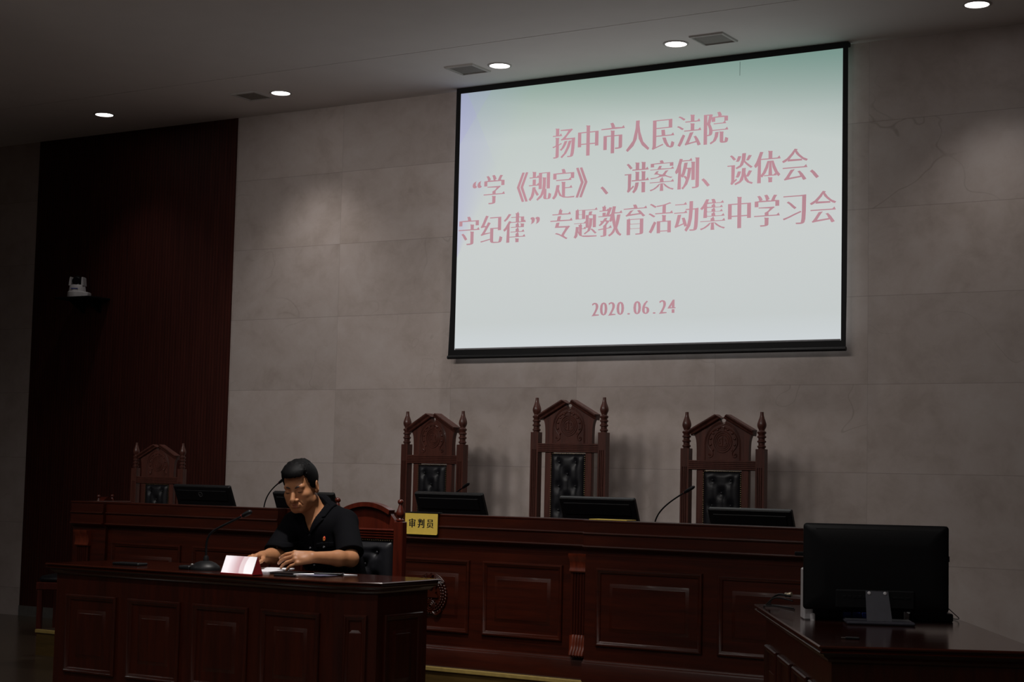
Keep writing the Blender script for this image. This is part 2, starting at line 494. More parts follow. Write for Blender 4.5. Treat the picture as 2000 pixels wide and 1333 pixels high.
def vent(x, y, label):
    t = thing('ceiling_vent', label, 'air vent', (x, y, CEIL), 0, 'square vents in the ceiling band')
    s = 0.118
    b = MB(); M = Matrix.Rotation(math.radians(-90), 4, 'X')
    fr = [(0, 0), (0.003, 0.010), (0.016, 0.012), (0.02, 0.002)]
    vs = []; fs = []
    for d, h in fr:
        q = s - d
        vs += [(-q, -q, -h), (q, -q, -h), (q, q, -h), (-q, q, -h)]
    for i in range(3):
        for k in range(4): fs.append((i*4+k, i*4+(k+1) % 4, i*4+4+(k+1) % 4, i*4+4+k))
    b.add(vs, fs); b.build('frame', M_VENTF, t, smooth=0)
    b = MB(); b.box(-s + 0.02, s - 0.02, -s + 0.02, s - 0.02, -0.002, 0)
    n = 12
    for i in range(n):
        y0 = -s + 0.024 + i * (2 * s - 0.044) / n
        b.add([(-s + .02, y0, -0.002), (s - .02, y0, -0.002), (s - .02, y0 + 0.014, -0.005), (-s + .02, y0 + 0.014, -0.005)], [(0, 1, 2, 3)])
    b.build('grille', M_VENT, t, smooth=0)
    return t
v0 = vent(-1.79, -0.575, 'square grey ceiling vent left of the second downlight, beside bare marble')
dup(v0, (0.105, -0.545, CEIL), 'square grey ceiling vent just above the upper left corner of the screen')
dup(v0, (1.945, -0.52, CEIL), 'square grey ceiling vent above the right part of the screen')
dup(v0, (4.02, -0.52, CEIL), 'square grey ceiling vent at the top right corner of the picture')

# ------------------------------------------------------------------ writing in a song-type face made from the built-in font
def glyph(ch, thick=0.012, thin=0.018, serif=True):
    """outline of one character, unit em, with heavy uprights, fine cross strokes and small wedge serifs"""
    cu = bpy.data.curves.new('glyph', 'FONT'); cu.body = ch; cu.size = 1.0; cu.resolution_u = 3
    ob = bpy.data.objects.new('glyph', cu); COL.objects.link(ob)
    dg = bpy.context.evaluated_depsgraph_get(); dg.update()
    me = bpy.data.meshes.new_from_object(ob.evaluated_get(dg))
    V = [Vector((v.co.x, v.co.y)) for v in me.vertices]; F = [tuple(p.vertices) for p in me.polygons]
    bpy.data.objects.remove(ob); bpy.data.curves.remove(cu); bpy.data.meshes.remove(me)
    if not V: return [], []
    # merge doubles
    key = {}; rem = []
    W = []
    for v in V:
        k = (round(v.x, 4), round(v.y, 4))
        if k not in key: key[k] = len(W); W.append(v)
        rem.append(key[k])
    F = [tuple(dict.fromkeys(rem[i] for i in f)) for f in F]; F = [f for f in F if len(f) > 2]
    G = []
    for f in F:                                  # same winding for all
        a = sum(W[f[i]].x * W[f[(i+1) % len(f)]].y - W[f[(i+1) % len(f)]].x * W[f[i]].y for i in range(len(f)))
        if abs(a) > 1e-9: G.append(f if a > 0 else tuple(reversed(f)))
    ed = {}
    for f in G:
        for i in range(len(f)): ed[(f[i], f[(i+1) % len(f)])] = 1
    bd = [(a, b) for (a, b) in ed if (b, a) not in ed]
    nrm = {}
    nxt = {}; prv = {}
    for a, b in bd:
        d = (W[b] - W[a])
        n = Vector((d.y, -d.x)).normalized() if d.length > 1e-7 else Vector((0, 0))
        nrm.setdefault(a, []).append(n); nrm.setdefault(b, []).append(n); nxt[a] = b; prv[b] = a
    out = []
    for i, v in enumerate(W):
        if i in nrm:
            ns = nrm[i]
            dx = max([n.x for n in ns] + [0]) + min([n.x for n in ns] + [0])
            dy = max([n.y for n in ns] + [0]) + min([n.y for n in ns] + [0])
            out.append(Vector((v.x + thick * dx, v.y - thin * dy)))
        else: out.append(v.copy())
    vs = [(v.x, v.y) for v in out]; fs = list(G)
    if serif:
        for a, b in bd:
            d = W[b] - W[a]
            if 0.03 < d.length < 0.11 and abs(d.y) > 0.9 * d.length and d.y > 0:        # right end of a cross stroke
                p, q = prv.get(a), nxt.get(b)
                if p is None or q is None: continue
                e0 = W[a] - W[p]; e1 = W[q] - W[b]
                if abs(e0.y) < 0.15 * abs(e0.x) and abs(e1.y) < 0.15 * abs(e1.x) and abs(e0.x) > 0.09 and abs(e1.x) > 0.05:
                    x, y0, y1 = out[a].x, out[a].y, out[b].y
                    n = len(vs)
                    vs += [(x + 0.012, y0), (x - 0.035, y1 + 0.055), (x - 0.12, y1 - 0.004), (x - 0.10, y0)]
                    fs.append((n, n + 1, n + 2, n + 3))
            if 0.03 < d.length < 0.11 and abs(d.x) > 0.9 * d.length and d.x < 0:        # top of an upright: slanted head
                p, q = prv.get(a), nxt.get(b)
                if p is None or q is None: continue
                e0 = W[a] - W[p]; e1 = W[q] - W[b]
                if abs(e0.x) < 0.1 * abs(e0.y) and abs(e1.x) < 0.1 * abs(e1.y) and abs(e0.y) > 0.1:
                    xr, xl, y = out[a].x, out[b].x, out[a].y
                    n = len(vs)
                    vs += [(xl - 0.02, y + 0.012), (xr + 0.012, y - 0.012), (xr, y - 0.05), (xl, y - 0.035)]
                    fs.append((n, n + 1, n + 2, n + 3))
    return vs, fs
_gc = {}
_ref = None
def text_line(b, s, cx0, pitch, cz, h, y, em_w=None, **kw):
    """characters s centred at cx0 + i*pitch, cell height h, on the plane y facing -Y"""
    global _ref
    if _ref is None:
        v, f = glyph('\u56fd', 0, 0, False)
        xs = [p[0] for p in v]; zs = [p[1] for p in v]
        _ref = ((max(xs) + min(xs)) / 2, (max(zs) + min(zs)) / 2, (max(zs) - min(zs)) / 0.90)
    rx, rz, em = _ref
    w = em_w or pitch
    for i, ch in enumerate(s):
        if ch == ' ': continue
        k = (ch, tuple(sorted(kw.items())))
        if k not in _gc: _gc[k] = glyph(ch, **kw)
        vs, fs = _gc[k]
        cx = cx0 + i * pitch
        if ch in '0123456789.':
            xs = [p[0] for p in vs]; mx = (max(xs) + min(xs)) / 2
        else: mx = rx
        if ch == '\u201c': mx = (max(p[0] for p in vs) + min(p[0] for p in vs)) / 2 - 0.25 * em
        if ch == '\u201d': mx = (max(p[0] for p in vs) + min(p[0] for p in vs)) / 2 + 0.12 * em
        b.add([(cx + (p[0] - mx) / em * w, y, cz + (p[1] - rz) / em * h) for p in vs], fs)

# ------------------------------------------------------------------ projection screen
SX0, SX1, SZ0, SZ1, SY = -0.2541, 2.6372, 2.1514, 4.0065, -0.080
def slide_mat():
    t = NT('projected_slide'); b = t.b
    geo = t.node('ShaderNodeNewGeometry'); sep = t.node('ShaderNodeSeparateXYZ'); t.link(geo.outputs['Position'], sep.inputs[0])
    x, _, z = sep.outputs
    U = t.math('DIVIDE', t.math('SUBTRACT', x, SX0), SX1 - SX0); V = t.math('DIVIDE', t.math('SUBTRACT', z, SZ0), SZ1 - SZ0)
    base = t.ramp(V, [(0.0, (0.60, 0.64, 0.66)), (0.10, (0.555, 0.59, 0.585)), (0.45, (0.585, 0.615, 0.605)), (0.80, (0.53, 0.585, 0.56)), (1.0, (0.32, 0.42, 0.365))])
    # the slide's own design: green corner upper right, violet facets upper left
    g = t.math('MULTIPLY', t.ramp(t.math('DIVIDE', t.math('SUBTRACT', t.math('ADD', t.math('MULTIPLY', U, 0.30), V), 0.98), 0.30), [(0.0, 0.0), (1.0, 1.0)]), 0.6)
    base = t.mix(g, base, (0.075, 0.19, 0.165))
    wob = t.noise(t.coord((1, 1, 1)), 1.5, 1)
    vi = t.math('SUBTRACT', 1.0, t.math('DIVIDE', U, t.math('MULTIPLY', t.math('SUBTRACT', V, 0.35), 0.34)), clamp=True)
    vi = t.math('MULTIPLY', vi, t.math('GREATER_THAN', V, 0.36))
    f2 = t.math('GREATER_THAN', t.math('SUBTRACT', t.math('ADD', 0.02, t.math('MULTIPLY', t.math('SUBTRACT', 1.0, V), 0.30)), U), 0.0)
    f3 = t.math('GREATER_THAN', t.math('ADD', t.math('MULTIPLY', U, -2.2), V), 0.80)
    vi = t.math('MULTIPLY', vi, t.math('ADD', 0.22, t.math('ADD', t.math('MULTIPLY', f2, 0.16), t.math('MULTIPLY', f3, 0.16))))
    base = t.mix(vi, base, (0.36, 0.33, 0.68))
    base = t.mix(t.math('MULTIPLY', wob, 0.04), base, (0.55, 0.62, 0.63))
    b.inputs['Base Color'].default_value = (0.03, 0.03, 0.03, 1)
    b.inputs['Roughness'].default_value = 0.9; b.inputs['Specular IOR Level'].default_value = 0.0
    t.link(base, b.inputs['Emission Color']); b.inputs['Emission Strength'].default_value = 1.0
    return t.m
def ink_glow(name, col):
    t = NT(name); b = t.b
    b.inputs['Base Color'].default_value = (0.03, 0.02, 0.02, 1); b.inputs['Roughness'].default_value = 0.9; b.inputs['Specular IOR Level'].default_value = 0.0
    n = t.noise(t.coord(), 1.2, 1)
    t.link(t.ramp(n, [(0.35, tuple(c * 0.93 for c in col)), (0.65, tuple(c * 1.07 for c in col))]), b.inputs['Emission Color'])
    b.inputs['Emission Strength'].default_value = 1.0
    return t.m
def screen():
    t = thing('projection_screen', 'large white projection screen showing a slide with pink Chinese writing, on the marble wall', 'projection screen', (1.22, -0.1, SZ0))
    t0 = Vector(t.location)
    def mb(): return MB(Matrix.Translation(-t0))
    b = mb(); b.box(SX0, SX1, SY, SY + 0.004, SZ0, SZ1); b.build('projected_image', slide_mat(), t, 0)
    b = mb()
    y0, y1 = SY - 0.001, SY + 0.005
    b.prism([(SX0, SZ0), (SX0, SZ1), (SX0 - 0.038, SZ1), (SX0 - 0.040, SZ0 + 0.9), (SX0 - 0.043, SZ0 + 0.3), (SX0 - 0.055, SZ0 - 0.045), (SX0, SZ0 - 0.045)], y0, y1, 'y')
    b.prism([(SX1, SZ0), (SX1, SZ1), (SX1 + 0.033, SZ1), (SX1 + 0.036, SZ0 + 0.9), (SX1 + 0.034, SZ0 + 0.3), (SX1 + 0.030, SZ0 - 0.045), (SX1, SZ0 - 0.045)], y0, y1, 'y')
    b.box(SX0, SX1, y0, y1, SZ0 - 0.045, SZ0); b.box(SX0 - 0.038, SX1 + 0.033, y0, y1, SZ1, CEIL - 0.002)
    b.build('black_border', M_BLACKM, t, 0)
    b = mb(); b.tube([(SX0 - 0.058, SY + 0.004, SZ0 - 0.052), (SX1 + 0.032, SY + 0.004, SZ0 - 0.052)], 0.014, 10); b.build('bottom_bar', M_BLACK, t)
    b = mb(); b.bbox(SX0 - 0.038, SX1 + 0.033, SY + 0.006, -0.032, CEIL - 0.030, CEIL - 0.001, 0.003); b.build('casing', M_BLACKM, t)
    b = mb(); b.box(SX0 + 0.004, SX1 - 0.002, SY - 0.002, SY, SZ0, SZ0 + 0.010); b.build('fold_line', plain('grey_fold', (0.25, 0.25, 0.27), 0.8), t, 0)
    pink = ink_glow('projected_pink_writing', (0.48, 0.255, 0.295))
    halo = ink_glow('projected_grey_edge', (0.47, 0.49, 0.54))
    lines = [('\u626c\u4e2d\u5e02\u4eba\u6c11\u6cd5\u9662', 0.6151, 0.1912, 3.5669, 0.232, 0.034, 0.021),
             ('\u201c\u5b66\u300a\u89c4\u5b9a\u300b\u3001\u8bb2\u6848\u4f8b\u3001\u8c08\u4f53\u4f1a\u3001', -0.1389, 0.1892, 3.2802, 0.228, 0.034, 0.021),
             ('\u5b88\u7eaa\u5f8b\u201d\u4e13\u9898\u6559\u80b2\u6d3b\u52a8\u96c6\u4e2d\u5b66\u4e60\u4f1a', -0.1546, 0.1905, 2.9954, 0.226, 0.034, 0.021)]
    for s, x0, p, cz, h, tk, tn in lines:
        b = mb(); text_line(b, s, x0, p, cz, h, SY - 0.003, em_w=0.180, thick=tk, thin=tn); b.build('projected_writing', pink, t, 0)
    b = mb(); text_line(b, '2020.06.24', 0.8877, 0.0638, 2.4070, 0.132, SY - 0.003, em_w=0.105, thick=0.044, thin=0.022, serif=False); b.build('projected_date', pink, t, 0)
    b = mb(); b.box(1.931, 1.933, SY - 0.003, SY - 0.002, 3.905, 3.998); b.build('thin_scratch', M_GREYP, t, 0)
screen()

# ------------------------------------------------------------------ dome camera on its small shelf
def wall_camera():
    s = thing('camera_shelf', 'small dark shelf on the ribbed panel under the white camera', 'shelf', (-3.94, -0.12, 2.64))
    b = MB(); b.bbox(-0.20, 0.20, -0.12, 0.115, 0.0, 0.016, 0.003); b.build('board', M_BLACKM, s)
    b = MB(); b.prism([(0.115, 0), (0.115, -0.10), (0.10, -0.10), (-0.06, -0.01), (-0.06, 0)], -0.10, -0.085, 'x'); b.build('bracket', M_BLACKM, s)
    b = MB(); b.prism([(0.115, 0), (0.115, -0.10), (0.10, -0.10), (-0.06, -0.01), (-0.06, 0)], 0.085, 0.10, 'x'); b.build('bracket', M_BLACKM, s)
    t = thing('conference_camera', 'white pan and tilt video camera standing on the small wall shelf', 'camera', (-3.985, -0.14, 2.656), math.radians(25))
    b = MB(); b.lathe([(0.078, 0.0), (0.080, 0.012), (0.078, 0.045), (0.072, 0.052)], n=28); b.bbox(-0.02, 0.105, -0.045, 0.045, 0.0, 0.045, 0.006); b.build('base', M_CREAM, t)
    b = MB(); b.lathe([(0.070, 0.052), (0.068, 0.07), (0.063, 0.10), (0.060, 0.105)], n=28)
    for sx in (-1, 1):
        b.prism([(sx*0.042, 0.10), (sx*0.064, 0.10), (sx*0.057, 0.165), (sx*0.050, 0.172), (sx*0.044, 0.165)], -0.035, 0.04, 'y')
    b.build('yoke', M_CREAM, t)
    b = MB(); b.ell((0, 0, 0.142), (0.041, 0.043, 0.045), 20, 14); b.build('head', M_BLACK, t)
    b = MB(); b.lathe([(0.030, -0.052), (0.032, -0.03)], (0, 0, 0.135), 20, 'y'); b.build('lens', plain('lens_glass', (0.004, 0.004, 0.008), 0.08), t)
    b = MB(); b.box(-0.03, 0.03, -0.0705, -0.066, 0.068, 0.074); b.build('indicator_slot', M_BLUE, t)
wall_camera()
# ------------------------------------------------------------------ panels and mouldings shared by the furniture
FRAME = [(0.0, 0.0), (0.0, 0.010), (0.004, 0.015), (0.010, 0.016), (0.016, 0.011), (0.022, 0.009), (0.027, 0.003), (0.030, -0.008), (0.050, -0.008)]
def panel(b, x0, x1, z0, z1, y, rise=0.045):
    fld = [(0.052, -0.006), (0.052 + rise, 0.004), (0.054 + rise, 0.006)]
    b.sweep_rect(x0, x1, z0, z1, FRAME + fld, y)

# ------------------------------------------------------------------ judges' bench
BC = 0.863
def bench():
    t = thing('judges_bench', 'long dark red carved wooden bench with panelled front on the platform', 'bench', (BC, -1.6, PLAT))
    t0 = Vector(t.location)
    def mb(): return MB(Matrix.Translation(-t0))
    TOP = 1.034
    secs = [(-0.201, 1.927, 0.0), (-1.64, -0.201, 0.085), (1.927, 3.366, 0.085), (-1.934, -1.64, 0.11), (3.366, 3.66, 0.11)]
    def cornice(dy):
        y = -1.930 - dy
        # stepped cornice: two boards with rounded beads, then a cove back to the body
        return [(y + 0.10, 0.840), (y, 0.840), (y, 0.868), (y - 0.010, 0.872), (y - 0.030, 0.884), (y - 0.036, 0.886), (y - 0.039, 0.891), (y - 0.036, 0.896), (y - 0.027, 0.898),
                (y - 0.027, 0.955), (y - 0.034, 0.957), (y - 0.037, 0.962), (y - 0.034, 0.967), (y - 0.026, 0.969),
                (y - 0.026, TOP - 0.012), (y - 0.030, TOP - 0.009), (y - 0.031, TOP - 0.003), (y - 0.027, TOP), (y + 0.10, TOP)]
    for x0, x1, dy in secs:
        b = mb(); b.prism(cornice(dy), x0 + 0.0008, x1 - 0.0008, 'x'); b.build('cornice', M_WOOD, t)
        b = mb(); y = -1.930 - dy
        b.box(x0, x1, y, y + 0.10, PLAT, 0.841)
        b.build('front_body', M_WOOD, t, 0)
        b = mb(); b.prism([(y + 0.02, PLAT), (y - 0.024, PLAT), (y - 0.024, 0.262), (y - 0.020, 0.270), (y - 0.012, 0.274), (y - 0.008, 0.282), (y, 0.286), (y + 0.02, 0.286)], x0, x1, 'x'); b.build('plinth', M_WOOD, t)
    # return ends and the working surface behind the screen board
    b = mb(); b.bbox(-1.934, 3.66, -1.94, -1.22, 0.885, 0.915, 0.004); b.build('desktop', M_WOODTOP, t)
    for x in (-1.934, 3.62):
        b = mb(); b.bbox(x, x + 0.04, -1.945, -1.56, PLAT, TOP, 0.004); b.build('end_panel', M_WOODZ, t)
    PAN = [(-1.60, -0.998, 0.085), (-0.90, -0.27, 0.085), (-0.015, 0.507, 0), (0.597, 1.129, 0), (1.219, 1.741, 0), (2.0, 2.628, 0.085), (2.716, 3.33, 0.085)]
    for x0, x1, dy in PAN:
        b = mb(); panel(b, x0, x1, 0.362, 0.777, -1.930 - dy); b.build('panel', M_WOOD, t)
    for x0, dy in ((1.800, 0), (-0.186, 0), (-1.885, 0.11), (3.46, 0.11)):
        x1 = x0 + 0.112; y = -1.930 - dy
        b = mb(); prof = []
        n = 5
        pts = [(x0, y), (x0, y - 0.018)]
        for k in range(n):
            a = x0 + 0.012 + k * (x1 - x0 - 0.024) / n; w = (x1 - x0 - 0.024) / n
            pts += [(a + 0.1 * w, y - 0.018), (a + 0.3 * w, y - 0.011), (a + 0.7 * w, y - 0.011), (a + 0.9 * w, y - 0.018)]
        pts += [(x1, y - 0.018), (x1, y)]
        b.prism(pts, 0.30, 0.76, 'z'); p = b.build('pilaster', M_WOODZ, t)
        b = mb(); cap = [(y, 0.745), (y - 0.026, 0.745), (y - 0.030, 0.752), (y - 0.026, 0.758), (y - 0.022, 0.770), (y - 0.022, 0.79), (y - 0.028, 0.812), (y - 0.042, 0.828), (y - 0.044, 0.846), (y, 0.846)]
        b.prism(cap, x0 - 0.005, x1 + 0.005, 'x'); b.build('capital', M_CARVE, p)
        b = mb()
        for k in range(5):
            xc = x0 + 0.011 + (k + 0.5) * (x1 - x0 - 0.022) / 5
            b.tube([(xc, y - 0.012, 0.402), (xc, y - 0.020, 0.385), (xc, y - 0.024, 0.355), (xc, y - 0.030, 0.328), (xc, y - 0.042, 0.312), (xc, y - 0.044, 0.300), (xc, y - 0.036, 0.290)], [0.0105] * 5 + [0.0115, 0.006], 8)
        b.box(x0, x1, y - 0.022, y, 0.292, 0.402); b.build('foot', M_CARVE, p)
    # carved roundel with ears of grain, stars and a cog wheel
    b = mb(); cx, cz, y = 0.868, 0.572, -1.936
    R = 0.112
    b.lathe([(0.0, y + 0.002), (0.085, y + 0.002), (0.09, y + 0.006)], (cx, 0, cz), 32, 'y')
    for s in (-1, 1):
        for ring, (rr, n, sz) in enumerate(((R, 15, 0.0105), (R - 0.017, 14, 0.0095), (R - 0.032, 12, 0.008))):
            for k in range(n):
                a = math.radians(-72 + 140 * k / (n - 1))
                c = (cx + s * rr * math.cos(a) * 0.97, y - 0.006, cz + rr * math.sin(a))
                Rm = Matrix.Rotation(-(s * (a + 0.45)) if s > 0 else (a + 0.45), 3, 'Y')
                b.ell(c, (sz * 0.55, 0.009, sz * 1.05), 7, 5, Rm)
        for k in range(4):
            pts = [(cx + s * (R + 0.004 - 0.008 * k) * math.cos(a), y - 0.006 - 0.001 * k, cz + (R + 0.008 - 0.008 * k) * math.sin(a)) for a in [math.radians(d) for d in range(38, 76, 6)]]
            b.tube(pts, 0.0038, 6)
    for (dx, dz, r) in ((0, 0.105, 0.016), (-0.036, 0.048, 0.009), (0.036, 0.048, 0.009), (-0.018, 0.058, 0.008), (0.018, 0.058, 0.008), (0, 0.035, 0.012)):
        pts = []
        for k in range(10):
            a = math.radians(90 + 36 * k); q = r if k % 2 == 0 else r * 0.42
            pts.append((cx + dx + q * math.cos(a), cz + dz + q * math.sin(a)))
        b.prism(pts, y - 0.014, y + 0.004, 'y')
    for w, z0, z1 in ((0.052, -0.018, -0.004), (0.044, -0.004, 0.004), (0.034, 0.004, 0.013), (0.040, 0.013, 0.018)):
        b.box(cx - w, cx + w, y - 0.010, y, cz + z0, cz + z1)
    for r in (0.034, 0.022, 0.011):
        pts = [(cx + r * math.cos(a), y - 0.009, cz - 0.068 + r * math.sin(a)) for a in [2 * math.pi * k / 24 for k in range(25)]]
        b.tube(pts, 0.0042, 6, False)
    for k in range(14):
        a = 2 * math.pi * k / 14
        b.ell((cx + 0.042 * math.cos(a), y - 0.007, cz - 0.068 + 0.042 * math.sin(a)), (0.005, 0.007, 0.005), 6, 4)
    for s in (-1, 1):
        b.tube(bez((cx + s * 0.02, y - 0.008, cz - 0.10), (cx + s * 0.04, y - 0.012, cz - 0.125), (cx + s * 0.06, y - 0.01, cz - 0.115), (cx + s * 0.075, y - 0.006, cz - 0.088), 8), 0.007, 6)
    b.build('carved_emblem', M_WOOD, t, 50)
bench()

# ------------------------------------------------------------------ chairs
def finial_prof(h, r):
    P = [(0.72, 0.0), (0.72, 0.03), (0.92, 0.05), (0.92, 0.085), (0.70, 0.105), (0.70, 0.165), (0.95, 0.185), (0.95, 0.22), (0.70, 0.24), (0.70, 0.29), (0.95, 0.31), (0.95, 0.345), (0.72, 0.365), (0.72, 0.40),
         (0.95, 0.425), (0.95, 0.465), (0.66, 0.49), (0.62, 0.515), (0.80, 0.56), (0.96, 0.61), (1.0, 0.65), (0.94, 0.70), (0.76, 0.77), (0.54, 0.84), (0.40, 0.91), (0.36, 1.0), (0.0, 1.0)]
    return [(a * r, c * h) for a, c in P]
def tufted(b, x0, x1, z0, z1, y, buttons, depth=0.030, nx=22, nz=34):
    """a cushion facing -Y with buttoned hollows and folds between them"""
    vs = []; fs = []
    for j in range(nz + 1):
        for i in range(nx + 1):
            u, v = i / nx, j / nz
            x, z = x0 + (x1 - x0) * u, z0 + (z1 - z0) * v
            e = min(u * (x1 - x0), (1 - u) * (x1 - x0), v * (z1 - z0), (1 - v) * (z1 - z0))
            h = depth * min(1.0, e / 0.035) ** 0.5
            for bx, bz in buttons:
                d = math.hypot(x - bx, z - bz)
                h -= 0.022 * math.exp(-(d / 0.022) ** 2)
                for cx, cz in buttons:
                    if (cx, cz) > (bx, bz) and math.hypot(cx - bx, cz - bz) < 0.17:
                        t = max(0, min(1, ((x - bx) * (cx - bx) + (z - bz) * (cz - bz)) / ((cx - bx) ** 2 + (cz - bz) ** 2)))
                        dd = math.hypot(x - bx - t * (cx - bx), z - bz - t * (cz - bz))
                        h -= 0.007 * math.exp(-(dd / 0.008) ** 2)
            vs.append((x, y - max(h, 0.001), z))
    for j in range(nz):
        for i in range(nx):
            a = j * (nx + 1) + i
            fs.append((a, a + 1, a + nx + 2, a + nx + 1))
    n = len(vs)
    vs += [(x0, y + 0.012, z0), (x1, y + 0.012, z0), (x1, y + 0.012, z1), (x0, y + 0.012, z1)]
    c = [0, nx, (nz + 1) * (nx + 1) - 1, nz * (nx + 1)]
    bot = list(range(0, nx + 1)); rt = [j * (nx + 1) + nx for j in range(nz + 1)]; tp = [nz * (nx + 1) + i for i in range(nx, -1, -1)]; lf = [j * (nx + 1) for j in range(nz, -1, -1)]
    fs += [tuple([n, n + 1] + bot[::-1]), tuple([n + 1, n + 2] + rt[::-1]), tuple([n + 2, n + 3] + tp[::-1]), tuple([n + 3, n] + lf[::-1]), (n, n + 1, n + 2, n + 3)]
    b.add(vs, fs)
def fluted_post(b, x0, x1, y0, y1, z0, zf, z1):
    n = 3; w = x1 - x0
    b.box(x0, x1, y0, y1, zf, z1)
    pts = [(x0, y1), (x0, y0)]
    for k in range(n):
        a = x0 + w * (0.16 + 0.68 * k / n); q = w * 0.68 / n
        pts += [(a + 0.2 * q, y0), (a + 0.35 * q, y0 + 0.006), (a + 0.65 * q, y0 + 0.006), (a + 0.8 * q, y0)]
    pts += [(x1, y0), (x1, y1)]
    b.prism(pts, z0, zf, 'z')
def judge_chair(label, loc, rz, zpost, s=1.0, cat='chair', group='carved high-backed chairs behind the bench'):
    """zpost = height of the square posts above the seat platform"""
    t = thing('judge_chair', label, cat, loc, rz, group)
    S = Matrix.Scale(s, 4)
    def mb(): return MB(S)
    zp = zpost / s
    for k in (-1, 1):
        b = mb(); xc = k * 0.254; fluted_post(b, xc - 0.029, xc + 0.029, -0.022, 0.030, 0.0, zp - 0.115, zp); p = b.build('back_post', M_CHAIR, t, 30)
        b = mb(); b.lathe([(r, z + zp) for r, z in finial_prof(0.228, 0.029)], (xc, 0.004, 0), 20); b.build('finial', M_CHAIR, p, 50)
    # gabled crest board
    b = mb()
    side = bez((-0.176, 0, zp - 0.073), (-0.176, 0, zp + 0.02), (-0.176, 0, zp + 0.06), (-0.195, 0, zp + 0.088), 8)
    L = [(p.x, p.z) for p in side] + [(-0.200, zp + 0.100), (-0.03, zp + 0.186), (-0.022, zp + 0.180), (-0.018, zp + 0.168)]
    nb = arc(0, zp + 0.168, 0.018, 180, 360, 6)
    poly = L + nb[1:-1] + [(-x, z) for x, z in reversed(L)]
    b.prism(poly, -0.012, 0.022, 'y'); cr = b.build('crest_board', M_CHAIR, t, 30)
    b = mb()
    for k in (-1, 1):                                 # two sloping gable mouldings, open at the middle
        a = Vector((k * 0.212, 0, zp + 0.098)); c = Vector((k * 0.024, 0, zp + 0.201))
        d = (c - a).normalized(); n = Vector((-d.z * k, 0, d.x * k)) * k
        if n.z < 0: n = -n
        prof = [(-0.030, -0.014), (-0.034, -0.004), (-0.046, 0.004), (-0.050, 0.010), (-0.050, 0.018), (0.024, 0.018), (0.024, -0.018), (-0.024, -0.018)]
        cut = Vector((k * 0.018, 0, zp + 0.204))
        vs = [tuple(a + Vector((0, y, 0)) + n * h + d * (0.35 * h)) for y, h in prof] + [tuple(c + Vector((0, y, 0)) + n * h + d * (0.0 - h * 0.5)) for y, h in prof]
        m = len(prof)
        fs = [tuple(range(m)), tuple(range(m, 2 * m))] + [(i, (i + 1) % m, m + (i + 1) % m, m + i) for i in range(m)]
        b.add(vs, fs)
    b.build('gable_moulding', M_CHAIR, cr, 30)
    b = mb(); y = -0.013
    # arched line, ring, scales and scrolls carved in low relief
    for r, dz in ((0.122, 0.0), (0.115, 0.0)):
        a = [(-r, y, zp - 0.070)] + [(-r, y, zp - 0.03)] + [(x, y, z) for x, z in arc(0, zp + 0.020, r, 180, 0, 20)] + [(r, y, zp - 0.03), (r, y, zp - 0.070)]
        b.tube([(p[0], p[1], p[2] if p[2] < zp + 0.02 else zp + 0.02 + (p[2] - zp - 0.02) * 1.18) for p in a], 0.0022, 5)
    cz = zp + 0.043
    for r, q in ((0.062, 0.0042), (0.050, 0.003), (0.039, 0.0035)):
        b.tube([(r * math.cos(a), y, cz + 1.06 * r * math.sin(a)) for a in [2 * math.pi * k / 28 for k in range(29)]], q, 6, False)
    b.tube([(0, y, cz - 0.030), (0, y, cz + 0.028)], 0.003, 6); b.ell((0, y, cz + 0.031), 0.0045, 6, 5)
    b.tube([(-0.022, y, cz + 0.016), (0, y, cz + 0.022), (0.022, y, cz + 0.016)], 0.0025, 5)
    for k in (-1, 1):
        b.tube([(k * 0.021, y, cz + 0.016), (k * 0.028, y, cz - 0.006)], 0.0016, 5); b.tube([(k * 0.021, y, cz + 0.016), (k * 0.014, y, cz - 0.006)], 0.0016, 5)
        b.tube([(k * 0.012, y, cz - 0.006), (k * 0.021, y, cz - 0.013), (k * 0.030, y, cz - 0.006)], 0.003, 5)
        b.tube(bez((0, y, cz - 0.028), (k * 0.015, y, cz - 0.030), (k * 0.024, y, cz - 0.028), (k * 0.03, y, cz - 0.018), 6), 0.003, 5)
        sc = bez((k * 0.012, y, cz + 0.085), (k * 0.05, y, cz + 0.085), (k * 0.105, y, cz + 0.05), (k * 0.100, y, cz - 0.01), 10)
        sc += bez((k * 0.100, y, cz - 0.01), (k * 0.095, y, cz - 0.045), (k * 0.060, y, cz - 0.055), (k * 0.066, y, cz - 0.080), 8)[1:]
        sc += bez((k * 0.066, y, cz - 0.080), (k * 0.068, y, cz - 0.100), (k * 0.098, y, cz - 0.100), (k * 0.096, y, cz - 0.082), 6)[1:]
        sc += bez((k * 0.096, y, cz - 0.082), (k * 0.094, y, cz - 0.070), (k * 0.080, y, cz - 0.072), (k * 0.082, y, cz - 0.084), 5)[1:]
        b.tube(sc, 0.0048, 6)
        for q in range(5):
            a = math.radians(65 - 26 * q); rr = 0.083
            b.ell((k * rr * math.cos(a), y, cz + rr * math.sin(a)), (0.010, 0.007, 0.007), 8, 6, Matrix.Rotation(-k * a + 0.6 * k, 3, 'Y'))
    b.bbox(-0.017, 0.017, y - 0.006, y + 0.004, zp + 0.130, zp + 0.138, 0.002); b.box(-0.010, 0.010, y - 0.004, y + 0.004, zp + 0.108, zp + 0.131)
    b.build('carving', M_CHAIR, cr, 50)
    # reeded cross rail
    b = mb()
    pts = [(0.024, zp - 0.073), (0.024, zp - 0.133), (-0.016, zp - 0.133)]
    for k in range(5):
        z = zp - 0.131 + k * 0.0116
        pts += [(-0.018, z), (-0.023, z + 0.002), (-0.023, z + 0.0085), (-0.018, z + 0.0105)]
    pts += [(-0.016, zp - 0.073)]
